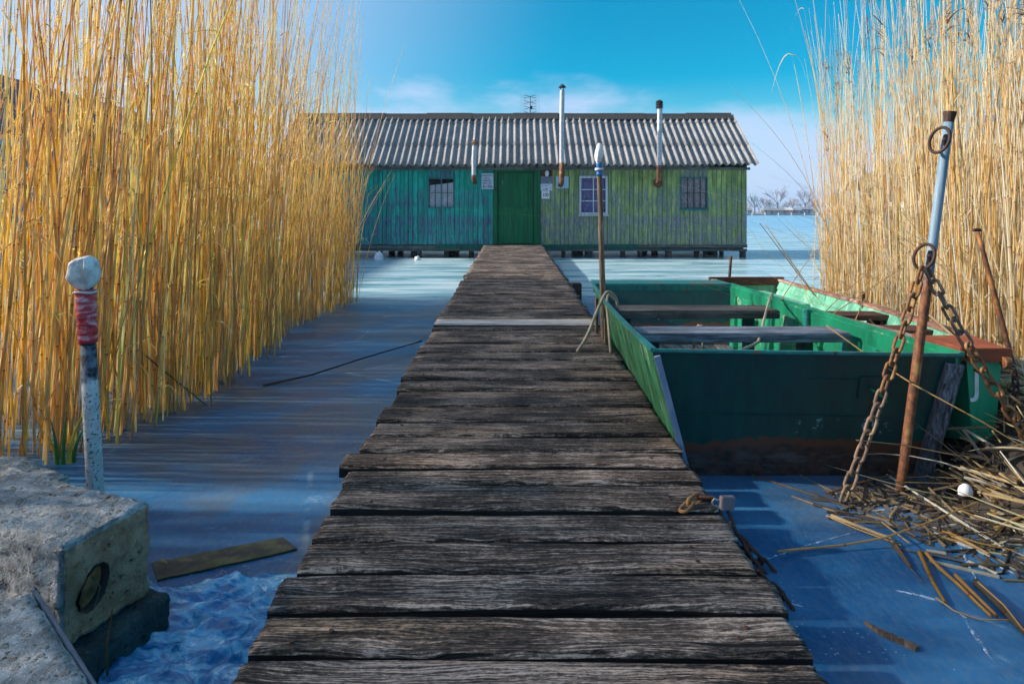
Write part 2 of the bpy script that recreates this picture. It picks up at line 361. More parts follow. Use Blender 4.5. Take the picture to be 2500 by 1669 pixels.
def glass():
    n = NT('window_glass')
    n.fin((0.02, 0.02, 0.025), 0.05, None, 0, 0.6)
    tr = n.new('ShaderNodeBsdfTransparent'); mx = n.new('ShaderNodeMixShader'); mx.inputs[0].default_value = 0.10
    n.t.links.new(tr.outputs[0], mx.inputs[1]); n.t.links.new(n.b.outputs[0], mx.inputs[2]); n.t.links.new(mx.outputs[0], n.out.inputs[0]); M['window_glass'] = n.m
glass()
def roof_mat():
    n = NT('fibre_cement')
    f = n.noise(n.obj((1, 1, 1), 9), 55, 5, 0.75); f2 = n.noise(n.obj((1, 1, 1), 3), 3.2, 5, 0.6); f3 = n.noise(n.obj((1, 1, 1), 3), 130, 2, 0.6)
    c = n.mix(n.rng(f, 0.38, 0.62), (0.12, 0.115, 0.115), (0.56, 0.54, 0.53))
    c = n.mix(n.rng(f2, 0.5, 0.72, 0, 0.55), c, (0.20, 0.19, 0.185))
    c = n.mix(n.rng(n.noise(n.obj((1, 1, 1), 4), 7, 4), 0.66, 0.74, 0, 0.7), c, (0.32, 0.24, 0.07))
    c = n.mix(n.rng(f3, 0.40, 0.33), c, (0.05, 0.05, 0.055))
    c = n.mix(n.math('MULTIPLY', n.rnd(), 0.55), c, n.mix(1.0, c, (0.62, 0.62, 0.64), 'MULTIPLY'))
    M['fibre_cement'] = n.fin(c, 0.9, n.bump(n.math('ADD', f, f3), 0.8, 0.012), 0, 0.2)
    n = NT('ridge_cement')
    f = n.noise(n.obj((1, 1, 1), 9), 40, 5, 0.7)
    M['ridge_cement'] = n.fin(n.mix(n.rng(f, 0.4, 0.65), (0.016, 0.016, 0.018), (0.075, 0.07, 0.06)), 0.9, n.bump(f, 0.7, 0.01))
roof_mat()
def concrete(name, a, b, stone, bump=1.0):
    n = NT(name)
    f = n.noise(n.obj((1, 1, 1), 5), 14, 6, 0.7)
    peb = n.vor(n.obj((1, 1, 1), 5), 46, 'F1', 'Distance'); pc = n.vor(n.obj((1, 1, 1), 5), 46, 'F1', 'Color')
    c = n.mix(n.rng(f, 0.35, 0.65), a, b)
    pm = n.math('MULTIPLY', n.rng(peb, 0.40, 0.28), n.rng(n.math('ADD', n.math('MULTIPLY', n.sep(pc)[0], 0.6), n.math('MULTIPLY', f, 0.7)), 0.62, 0.72))
    c = n.mix(n.math('MULTIPLY', pm, 0.75), c, n.mix(n.sep(pc)[1], stone, tuple(x * 1.6 for x in stone)))
    pits = n.rng(n.noise(n.obj((1, 1, 1), 2), 60, 4, 0.7), 0.40, 0.30)
    c = n.mix(pits, c, tuple(x * 0.25 for x in a))
    h = n.math('ADD', n.math('MULTIPLY', pm, 0.7), n.math('SUBTRACT', n.math('ADD', f, n.noise(n.obj((1, 1, 1), 8), 110, 3, 0.7)), pits))
    M[name] = n.fin(c, 0.88, n.bump(h, bump, 0.010), 0, 0.3)
concrete('concrete', (0.25, 0.25, 0.245), (0.54, 0.535, 0.525), (0.24, 0.20, 0.16))
concrete('concrete_brown', (0.27, 0.15, 0.085), (0.48, 0.31, 0.20), (0.34, 0.22, 0.13), 0.7)
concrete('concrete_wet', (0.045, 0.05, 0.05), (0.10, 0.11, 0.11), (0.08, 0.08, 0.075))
def mossy():
    n = NT('mossy_board')
    f = n.noise(n.obj((1, 1, 1)), 9, 6, 0.65); f2 = n.noise(n.obj((1, 1, 1)), 40, 4, 0.7)
    c = n.mix(n.rng(f, 0.42, 0.58), (0.035, 0.030, 0.026), (0.075, 0.080, 0.022)); c = n.mix(n.rng(f2, 0.5, 0.7, 0, 0.6), c, (0.13, 0.11, 0.08))
    M['mossy_board'] = n.fin(c, 0.6, n.bump(f2, 0.5, 0.004))
mossy()

def ice_mat():
    n = NT('lake_ice')
    p = n.obj((1, 1, 1), 0, 'World'); sx, sy, sz = n.sep(p)
    big = n.noise(n.obj((0.28, 0.28, 1), 0, 'World'), 1.0, 5, 0.55)
    mid = n.noise(n.obj((0.9, 1.6, 1), 0, 'World'), 1.3, 6, 0.6, 0.5)
    fine = n.noise(n.obj((1, 1, 1), 0, 'World', (0, 0, 0.5)), 34, 5, 0.7)
    grain = n.noise(n.obj((60, 22, 1), 0, 'World', (0, 0, 0.35)), 1.0, 4, 0.7)
    wind = n.noise(n.obj((0.55, 3.4, 1), 0, 'World', (0, 0, 0.06)), 1.0, 6, 0.62, 0.9)
    # reed shade put into the bluer near ice, sunlight into cloudier pale ice beyond
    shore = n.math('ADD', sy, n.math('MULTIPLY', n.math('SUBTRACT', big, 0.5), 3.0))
    milky_sunlit = n.rng(shore, 7.2, 10.5)
    clear = n.mix(n.rng(mid, 0.36, 0.66), (0.008, 0.082, 0.205), (0.034, 0.165, 0.330))  # near ice, its colour carrying the blue of the reed shade
    clear = n.mix(n.rng(n.noise(n.obj((0.8, 0.8, 1), 0, 'World'), 1.0, 5, 0.6, 0.6), 0.45, 0.60, 0, 0.75), clear, (0.100, 0.110, 0.125))
    clear = n.mix(n.rng(grain, 0.42, 0.66, 0, 0.25), clear, (0.16, 0.21, 0.27))
    clear = n.mix(n.rng(fine, 0.60, 0.74, 0, 0.35), clear, (0.24, 0.31, 0.38))
    snow_sunlit = n.mix(n.rng(wind, 0.38, 0.62), (0.15, 0.33, 0.39), (0.46, 0.58, 0.62))
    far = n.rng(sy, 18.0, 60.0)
    snow_sunlit = n.mix(far, snow_sunlit, n.mix(n.rng(wind, 0.35, 0.6), (0.12, 0.34, 0.52), (0.25, 0.46, 0.61)))
    c = n.mix(milky_sunlit, clear, snow_sunlit)
    frost = n.math('MULTIPLY', n.rng(n.noise(n.obj((1, 1.7, 1), 0, 'World'), 2.1, 6, 0.6, 0.3), 0.60, 0.70), n.rng(fine, 0.40, 0.58))
    c = n.mix(n.math('MULTIPLY', frost, 0.28), c, (0.40, 0.55, 0.66))
    crk = n.vor(n.obj((1, 1, 1), 0, 'World'), 0.75, 'DISTANCE_TO_EDGE')
    crk = n.math('ADD', crk, n.math('MULTIPLY', n.math('SUBTRACT', fine, 0.5), 0.012))
    cm = n.math('MULTIPLY', n.rng(crk, 0.010, 0.002), n.rng(mid, 0.52, 0.62))
    c = n.mix(n.math('MULTIPLY', cm, 0.3), c, (0.5, 0.6, 0.7))
    bub = n.math('MULTIPLY', n.rng(n.vor(n.obj((1, 1, 1), 0, 'World'), 55), 0.22, 0.14), n.rng(n.noise(n.obj((1, 1, 1), 0, 'World'), 1.7, 4, 0.6), 0.56, 0.66))
    c = n.mix(n.math('MULTIPLY', bub, 0.5), c, (0.55, 0.64, 0.72))
    specks = n.rng(n.vor(n.obj((1, 1, 1), 0, 'World'), 26), 0.10, 0.05)
    c = n.mix(n.math('MULTIPLY', specks, n.rng(mid, 0.55, 0.65, 0, 0.3)), c, (0.6, 0.7, 0.8))
    rough = n.mix(milky_sunlit, n.rng(mid, 0.3, 0.7, 0.30, 0.48), n.rng(wind, 0.3, 0.7, 0.22, 0.42))
    h = n.math('ADD', n.math('MULTIPLY', grain, 0.6), n.math('MULTIPLY', mid, 1.5))
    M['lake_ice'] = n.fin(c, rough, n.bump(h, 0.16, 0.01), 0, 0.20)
    n = NT('broken_ice')
    f = n.noise(n.obj((1, 2.2, 1), 0, 'Object', (0, 0, 0.45)), 6, 6, 0.66, 1.8); f2 = n.noise(n.obj((1, 1, 1)), 26, 5, 0.7, 0.6)
    c = n.mix(n.rng(f, 0.40, 0.60), (0.006, 0.14, 0.36), (0.16, 0.50, 0.74)); c = n.mix(n.rng(n.math('ADD', n.math('MULTIPLY', f, 0.5), n.math('MULTIPLY', f2, 0.5)), 0.54, 0.64), c, (0.75, 0.86, 0.92))
    n.put(n.b.inputs['Subsurface Weight'], 0.0)
    M['broken_ice'] = n.fin(c, 0.22, n.bump(n.math('ADD', f, f2), 0.35, 0.012), 0, 0.5)
ice_mat()
def plate_mat():
    n = NT('ice_plate'); f = n.noise(n.obj((1, 1.5, 1), 9), 12, 6, 0.65, 0.8); f2 = n.noise(n.obj((1, 1, 1), 5), 45, 4, 0.7)
    c = n.mix(n.rnd(), (0.008, 0.13, 0.34), (0.08, 0.34, 0.60)); c = n.mix(n.rng(f, 0.50, 0.66, 0, 0.7), c, (0.50, 0.70, 0.82)); c = n.mix(n.rng(f, 0.44, 0.32, 0, 0.8), c, (0.005, 0.07, 0.20))
    M['ice_plate'] = n.fin(c, 0.30, n.bump(n.math('ADD', f, f2), 0.35, 0.006), 0, 0.55)
plate_mat()

def reed_mat(name, transl):
    n = NT(name)
    t = n.attr('tint'); along = n.attr('along', 'Fac'); ph = n.attr('phase', 'Fac')
    k = n.math('FRACT', n.math('ADD', n.math('MULTIPLY', along, 3.6), ph))
    node = n.rng(n.math('ABSOLUTE', n.math('SUBTRACT', k, 0.5)), 0.014, 0.008)
    below = n.rng(k, 0.30, 0.48, 0.0, 0.35)
    c = n.mix(n.math('MULTIPLY', below, n.rng(k, 0.52, 0.49)), t, n.mix(1.0, t, (0.95, 0.55, 0.28), 'MULTIPLY'))
    c = n.mix(n.math('MULTIPLY', node, n.rng(ph, 0.15, 0.6, 0.0, 0.75)), c, (0.10, 0.04, 0.018))
    s = n.noise(n.obj((70, 70, 3)), 1.0, 3)
    c = n.mix(n.rng(s, 0.35, 0.65, 0.0, 0.22), c, n.mix(1.0, c, (0.55, 0.45, 0.35), 'MULTIPLY'))
    n.fin(c, 0.5, None, 0, 0.35)
    tr = n.new('ShaderNodeBsdfTranslucent'); n.put(tr.inputs[0], n.mix(1.0, c, (1.0, 0.94, 0.78), 'MULTIPLY'))
    mx = n.new('ShaderNodeMixShader'); mx.inputs[0].default_value = transl
    n.t.links.new(n.b.outputs[0], mx.inputs[1]); n.t.links.new(tr.outputs[0], mx.inputs[2]); n.t.links.new(mx.outputs[0], n.out.inputs[0])
    M[name] = n.m
reed_mat('reed', 0.58)

# ------------------------------------------------------------------ mesh helpers
class MB:
    def __init__(s): s.v = []; s.f = []
    def add(s, vs, fs):
        o = len(s.v); s.v += [Vector(p) for p in vs]; s.f += [tuple(i + o for i in f) for f in fs]; return s
    def box(s, c, d, rot=None, taper=None):
        c = Vector(c); hx, hy, hz = d[0] / 2, d[1] / 2, d[2] / 2
        vs = [Vector((x, y, z)) for z in (-hz, hz) for y in (-hy, hy) for x in (-hx, hx)]
        if taper: vs = [Vector((v.x * (taper if v.z > 0 else 1), v.y * (taper if v.z > 0 else 1), v.z)) for v in vs]
        if rot is not None: vs = [rot @ v for v in vs]
        return s.add([c + v for v in vs], [(0, 2, 3, 1), (4, 5, 7, 6), (0, 1, 5, 4), (2, 6, 7, 3), (0, 4, 6, 2), (1, 3, 7, 5)])
    def span(s, a, b, w, h, up=(0, 0, 1)):
        a, b = Vector(a), Vector(b); d = (b - a); L = d.length; d.normalize(); u = Vector(up); x = d.cross(u)
        if x.length < 1e-4: x = d.cross(Vector((0, 1, 0)))
        x.normalize(); u = x.cross(d)
        m = Matrix((x, d, u)).transposed()
        return s.box((a + b) / 2, (w, L, h), m)
    def hexa(s, b4, t4):
        return s.add(list(b4) + list(t4), [(3, 2, 1, 0), (4, 5, 6, 7), (0, 1, 5, 4), (1, 2, 6, 5), (2, 3, 7, 6), (3, 0, 4, 7)])
    def tube(s, pts, rad, sides=8, caps=True, closed=False):
        pts = [Vector(p) for p in pts]; n = len(pts)
        if isinstance(rad, (int, float)): rad = [rad] * n
        rings = []; prev = None
        for i, p in enumerate(pts):
            if closed: t = pts[(i + 1) % n] - pts[i - 1]
            else: t = pts[min(i + 1, n - 1)] - pts[max(i - 1, 0)]
            t.normalize()
            if prev is None:
                a = t.orthogonal().normalized()
            else:
                a = prev - t * prev.dot(t); a.normalize()
            prev = a; b = t.cross(a)
            rings.append([p + (a * math.cos(2 * PI * k / sides) + b * math.sin(2 * PI * k / sides)) * rad[i] for k in range(sides)])
        vs = [v for r in rings for v in r]; fs = []
        m = n if closed else n - 1
        for i in range(m):
            j = (i + 1) % n
            for k in range(sides):
                k2 = (k + 1) % sides; fs.append((i * sides + k, i * sides + k2, j * sides + k2, j * sides + k))
        if caps and not closed:
            fs.append(tuple(range(sides))[::-1]); fs.append(tuple((n - 1) * sides + k for k in range(sides)))
        return s.add(vs, fs)
    def build(s, name, mat, parent=None, origin=(0, 0, 0), smooth=False, bevel=0.0):
        o = Vector(origin)
        me = bpy.data.meshes.new(name); me.from_pydata([tuple(v - o) for v in s.v], [], s.f); me.update()
        me.materials.append(M[mat])
        if bevel:
            bm = bmesh.new(); bm.from_mesh(me); bmesh.ops.recalc_face_normals(bm, faces=bm.faces)
            bmesh.ops.bevel(bm, geom=bm.edges[:], offset=bevel, segments=2, affect='EDGES', clamp_overlap=True); bm.to_mesh(me); bm.free()
        else:
            bm = bmesh.new(); bm.from_mesh(me); bmesh.ops.recalc_face_normals(bm, faces=bm.faces); bm.to_mesh(me); bm.free()
        if smooth: me.polygons.foreach_set('use_smooth', [True] * len(me.polygons))
        ob = bpy.data.objects.new(name, me); COL.objects.link(ob)
        if parent is not None: ob.parent = parent
        else: ob.location = o
        return ob
def tag(o, label=None, cat=None, group=None, kind=None):
    if label: o['label'] = label
    if cat: o['category'] = cat
    if group: o['group'] = group
    if kind: o['kind'] = kind
    return o
def empty(name, loc, label=None, cat=None, group=None):
    o = bpy.data.objects.new(name, None); COL.objects.link(o); o.location = loc; o.empty_display_size = 0.1
    return tag(o, label, cat, group)
def place(name, mesh, parent=None, loc=(0, 0, 0), rot=None):
    o = bpy.data.objects.new(name, mesh); COL.objects.link(o); o.parent = parent; o.location = loc
    if rot is not None: o.rotation_mode = 'QUATERNION'; o.rotation_quaternion = rot
    return o
def text(name, body, size, mat, parent, loc, shear=0.0, sx=1.0, align='CENTER'):
    c = bpy.data.curves.new(name, 'FONT'); c.body = body; c.size = size; c.align_x = align; c.align_y = 'CENTER'; c.extrude = 0.0008; c.shear = shear; c.resolution_u = 3; c.offset = size * 0.012
    t_ = bpy.data.objects.new('tmp', c); COL.objects.link(t_); bpy.context.view_layer.update(); me = bpy.data.meshes.new_from_object(t_.evaluated_get(bpy.context.evaluated_depsgraph_get())); bpy.data.objects.remove(t_); bpy.data.curves.remove(c)
    me.materials.clear(); me.materials.append(M[mat]); me.name = name; o = bpy.data.objects.new(name, me); COL.objects.link(o); o.parent = parent; o.location = loc; o.rotation_euler = (R(90), 0, 0); o.scale = (sx, 1, 1)
    return o
def lerp(a, b, t): return a + (b - a) * t
def interp(x, pts):
    return float(np.interp(x, [p[0] for p in pts], [p[1] for p in pts]))

# ================================================================== SETTING
# lake ice: one sheet, finer near the camera
def ice_sheet():
    me = bpy.data.meshes.new('lake_ice')
    xs = [-900, -300, -100, -40, -15, -6, -3, 0, 3, 6, 15, 40, 100, 300, 900]; ys = [-60, -20, -5, 0, 3, 6, 10, 16, 30, 60, 120, 300, 700, 1600]
    v = [(x, y, 0) for y in ys for x in xs]; nx = len(xs)
    f = [(j * nx + i, j * nx + i + 1, (j + 1) * nx + i + 1, (j + 1) * nx + i) for j in range(len(ys) - 1) for i in range(nx - 1)]
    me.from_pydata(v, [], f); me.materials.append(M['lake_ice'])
    o = bpy.data.objects.new('lake_ice', me); COL.objects.link(o); tag(o, 'frozen lake surface, coloured shaded blue near shore and sunlit cloudy white farther out', None, None, 'structure')
ice_sheet()

# rough refrozen ice between the concrete block and the walkway
def broken_ice():
    nx, ny = 110, 170; x0, x1, y0, y1 = -1.25, -0.50, 1.1, 2.27
    v = []
    for j in range(ny + 1):
        for i in range(nx + 1):
            x = lerp(x0, x1, i / nx); y = lerp(y0, y1, j / ny)
            p = Vector((x * 5 + y * 1.5, y * 8 - x * 2, 0.3)); q = p + Vector((mnoise.noise(p * 1.3), mnoise.noise(p * 1.3 + Vector((9, 9, 9))), 0)) * 0.7
            ridge = 1 - abs(mnoise.noise(q)); ridge2 = 1 - abs(mnoise.noise(q * 2.4 + Vector((3, 7, 1))))
            h = 0.004 + 0.024 * max(0, ridge - 0.62) / 0.38 + 0.010 * ridge2 ** 4 + 0.004 * mnoise.noise(p * 7) + 0.003 * mnoise.noise(p * 16)
            e = min(1, (y1 - y) / 0.14, (i / nx) * 12, (1 - i / nx) * 12)
            rim = y1 - 0.10 + 0.11 * mnoise.noise(Vector((x * 4, 0.5, 0))) + 0.04 * mnoise.noise(Vector((x * 14, y * 6, 2))) - y   # ragged far rim
            v.append((x, y, 0.003 + max(0, h) * e * min(1, rim / 0.05 + 0.15) if rim > 0 else -0.012))
    f = [(j * (nx + 1) + i, j * (nx + 1) + i + 1, (j + 1) * (nx + 1) + i + 1, (j + 1) * (nx + 1) + i) for j in range(ny) for i in range(nx)]
    me = bpy.data.meshes.new('broken_ice'); me.from_pydata(v, [], f); me.materials.append(M['broken_ice'])
    me.polygons.foreach_set('use_smooth', [True] * len(me.polygons))
    o = bpy.data.objects.new('broken_ice', me); COL.objects.link(o); tag(o, 'bright blue lumpy refrozen ice beside the walkway', None, None, 'structure')
broken_ice()

def mound(name, x0, x1, y0, y1, fn, mat, label, n=50):
    v = [(lerp(x0, x1, i / n), lerp(y0, y1, j / n), fn(lerp(x0, x1, i / n), lerp(y0, y1, j / n))) for j in range(n + 1) for i in range(n + 1)]
    f = [(j * (n + 1) + i, j * (n + 1) + i + 1, (j + 1) * (n + 1) + i + 1, (j + 1) * (n + 1) + i) for j in range(n) for i in range(n)]
    me = bpy.data.meshes.new(name); me.from_pydata(v, [], f); me.materials.append(M[mat]); me.polygons.foreach_set('use_smooth', [True] * len(me.polygons))
    o = bpy.data.objects.new(name, me); COL.objects.link(o); return tag(o, label, None, None, 'structure')
def bank_h(x, y):
    """muddy bank on the right, under the reed litter"""
    e = x - interp(y, [(1.5, 2.1), (2.2, 1.78), (2.45, 1.70), (2.7, 1.74), (2.95, 1.86), (3.3, 2.0), (4.0, 2.38), (5.0, 2.70), (6.0, 2.8), (7.0, 2.95), (9.0, 4.0), (11, 5.0)])
    m = (0.22 + 0.16 * max(0, 1 - abs(y - 3.1) / 0.9)) * max(0.0, min(1.0, e / 0.40)) ** 0.8
    if y > 9: m *= max(0, 1 - (y - 9) / 3)
    return -0.03 + m + 0.035 * (mnoise.noise(Vector((x * 3, y * 3, 0))) if e > 0 else 0)
mound('reed_bank', 1.6, 9.5, 1.4, 12.0, bank_h, 'mud', 'dark muddy bank under the right-hand reeds', 90)
def shore_h(x, y):
    e = min(-0.92 - x, 1.72 - y)
    return -0.06 + 0.16 * max(0, min(1, e / 0.35)) + 0.02 * mnoise.noise(Vector((x * 4, y * 4, 2)))
mound('shore_ground', -4.0, -0.85, -1.5, 1.75, shore_h, 'mud', 'dark shore ground under the concrete slabs', 40)

# far shore
FY = 250.0
def far_shore():
    n = 60
    v = []; f = []
    for i in range(n + 1):
        x = lerp(-420, 420, i / n); b = 0.25 * mnoise.noise(Vector((x * 0.05, 0, 0)))
        v += [(x, FY - 2, -0.05), (x, FY + 3, 0.55 + b), (x, FY + 60, 1.2 + b), (x, FY + 400, 1.5)]
    for i in range(n):
        for k in range(3): f.append((i * 4 + k, (i + 1) * 4 + k, (i + 1) * 4 + k + 1, i * 4 + k + 1))
    me = bpy.data.meshes.new('far_shore'); me.from_pydata(v, [], f); me.materials.append(M['far_ground'])
    o = bpy.data.objects.new('far_shore', me); COL.objects.link(o); tag(o, 'low tan bank on the far side of the lake', None, None, 'structure')
far_shore()

# ================================================================== FAR SHORE THINGS
def far_tree(px, height, kind, label, Y=FY + 12, spread=0.5):
    rr = random.Random(int(px * 13)); x = (px - HX) / FPX * Y; base = Vector((x, Y, 0.6))
    root = empty('far_tree', base, label, 'tree', 'bare trees on the far shore')
    tr = MB(); crown = MB(); th = height * 0.34
    tr.tube([base, base + Vector((0.1, 0, th * 0.5)), base + Vector((0, 0, th))], [height * 0.035, height * 0.026, height * 0.018], 6)
    def grow(p, d, L, r, depth):
        q = p + d * L; crown.tube([p, (p + q) / 2 + Vector((rr.uniform(-1, 1), 0, rr.uniform(-.3, .3))) * L * 0.08, q], [r, r * 0.8, r * 0.55], 3, False)
        if depth == 0: return
        for _ in range(rr.choice((3, 3, 4))):
            nd = (d + Vector((rr.gauss(0, spread), rr.gauss(0, spread), rr.uniform(-0.15, 0.55) if kind != 'willow' else rr.uniform(-0.5, 0.3)))).normalized()
            grow(p + d * L * rr.uniform(0.55, 1.0), nd, L * rr.uniform(0.55, 0.8), r * 0.58, depth - 1)
    for k in range(6 if kind != 'willow' else 9):
        a = 2 * PI * k / 6 + rr.random()
        d = Vector((math.cos(a) * 0.7, math.sin(a) * 0.7, rr.uniform(0.7, 1.3))).normalized()
        grow(base + Vector((0, 0, th * rr.uniform(0.55, 1.0))), d, height * 0.26, height * 0.013, 3)
    tr.build('trunk', 'far_bark', root, base); crown.build('crown', {'bare': 'far_twig', 'willow': 'far_willow', 'shrub': 'far_shrub'}[kind], root, base)
for args in [(1842, 9.5, 'shrub', 'dark dense bare tree on the far shore beside the boathouse corner'),
             (1868, 8.0, 'bare', 'thin bare tree on the far shore between dark tree and forked tree'),
             (1898, 12.5, 'bare', 'tall forked bare tree on the far shore behind the long low hut'),
             (1884, 6.0, 'shrub', 'low dark shrub tree behind the long low hut on the far shore'),
             (1934, 7.8, 'willow', 'round pinkish willow on the far shore behind the red hut'),
             (1966, 12.0, 'bare', 'tall bare tree on the far shore behind the twin dark huts'),
             (1990, 8.5, 'willow', 'pinkish willow on the far shore at the edge of the reeds'),
             (2040, 10.5, 'bare', 'bare far tree seen through the right-hand reeds'),
             (2110, 9.0, 'shrub', 'dark far tree seen through the right-hand reeds'),
             (640, 7.0, 'bare', 'bare far tree seen through the left-hand reeds'),
             (560, 8.0, 'shrub', 'dark far tree seen through the left-hand reeds')]:
    far_tree(*args)
for k, px in enumerate((1829, 1853, 1877, 1911, 1922, 1949, 1979, 2002, 2020)):
    far_tree(px, random.uniform(5.0, 8.0), ('bare', 'shrub')[k % 2], 'bare tree of the hazy tree line far behind the huts', Y=FY + 45)
def far_hut(px0, px1, h, wall, label, roof='far_roof', rh=0.9, wins=2, Y=FY + 2.5):
    x0 = (px0 - HX) / FPX * Y; x1 = (px1 - HX) / FPX * Y; z0 = 0.35; d = 4.0
    root = empty('far_hut', ((x0 + x1) / 2, Y, z0), label, 'hut', 'huts on the far shore'); L = root.location.copy()
    MB().box(((x0 + x1) / 2, Y + d / 2, z0 + h / 2), (x1 - x0, d, h)).build('wall', wall, root, L)
    r = MB(); e = 0.35
    r.add([(x0 - e, Y - e, z0 + h), (x1 + e, Y - e, z0 + h), (x1 + e, Y + d / 2, z0 + h + rh), (x0 - e, Y + d / 2, z0 + h + rh), (x0 - e, Y + d + e, z0 + h), (x1 + e, Y + d + e, z0 + h)],
          [(0, 1, 2, 3), (3, 2, 5, 4), (0, 3, 4), (1, 5, 2), (0, 4, 5, 1)]).build('roof', roof, root, L)
    for k in range(wins):
        wx = lerp(x0, x1, (k + 0.6) / (wins + 0.2)); ww = min(0.9, (x1 - x0) * 0.22)
        wo = MB().box((wx, Y - 0.03, z0 + h * 0.55), (ww, 0.08, h * 0.42)).build('window', 'far_white', root, L)
        MB().box((wx, Y - 0.08, z0 + h * 0.55), (ww * 0.7, 0.06, h * 0.30)).build('pane', 'dark', wo, L)
far_hut(1826, 1836, 1.5, 'far_wall_blue', 'small blue hut with white window on the far shore beside boathouse corner', wins=1)
far_hut(1868, 1917, 1.5, 'far_wall_dark', 'long low dark hut on the far shore', wins=3)
far_hut(1921, 1936, 1.6, 'far_wall_red', 'red hut on the far shore', 'far_wall_cream', wins=1)
far_hut(1944, 1957, 1.5, 'far_wall_blue', 'dark blue hut on the far shore just right of the red hut', wins=1)
far_hut(1958, 1975, 1.9, 'far_wall_dark', 'taller dark hut on the far shore near the reeds', wins=2)
far_hut(1980, 1996, 1.2, 'far_wall_cream', 'small cream hut on the far shore nearest the reeds', wins=1)
far_hut(2030, 2060, 1.7, 'far_wall_red', 'far red hut behind the right-hand reeds', wins=2)
far_hut(585, 640, 1.7, 'far_wall_cream', 'far cream hut behind the left-hand reeds', wins=2)
def far_jetty():
    Y = FY - 14; x0 = (1800 - HX) / FPX * Y; x1 = (2060 - HX) / FPX * Y
    root = empty('far_jetty', ((x0 + x1) / 2, Y, 0), 'long low jetty along the far shore in front of the huts', 'jetty'); L = root.location.copy()
    MB().box(((x0 + x1) / 2, Y, 0.42), (x1 - x0, 1.6, 0.22)).build('deck', 'far_wall_cream', root, L)
    MB().box(((x0 + x1) / 2, Y + 0.1, 0.18), (x1 - x0 - 0.2, 1.2, 0.24)).build('beam', 'far_wall_dark', root, L)
    for k in range(9):
        MB().box((lerp(x0 + 0.3, x1 - 0.3, k / 8), Y - 0.9, 0.45), (0.25, 0.25, 1.1)).build('post', 'far_white', root, L)
far_jetty()

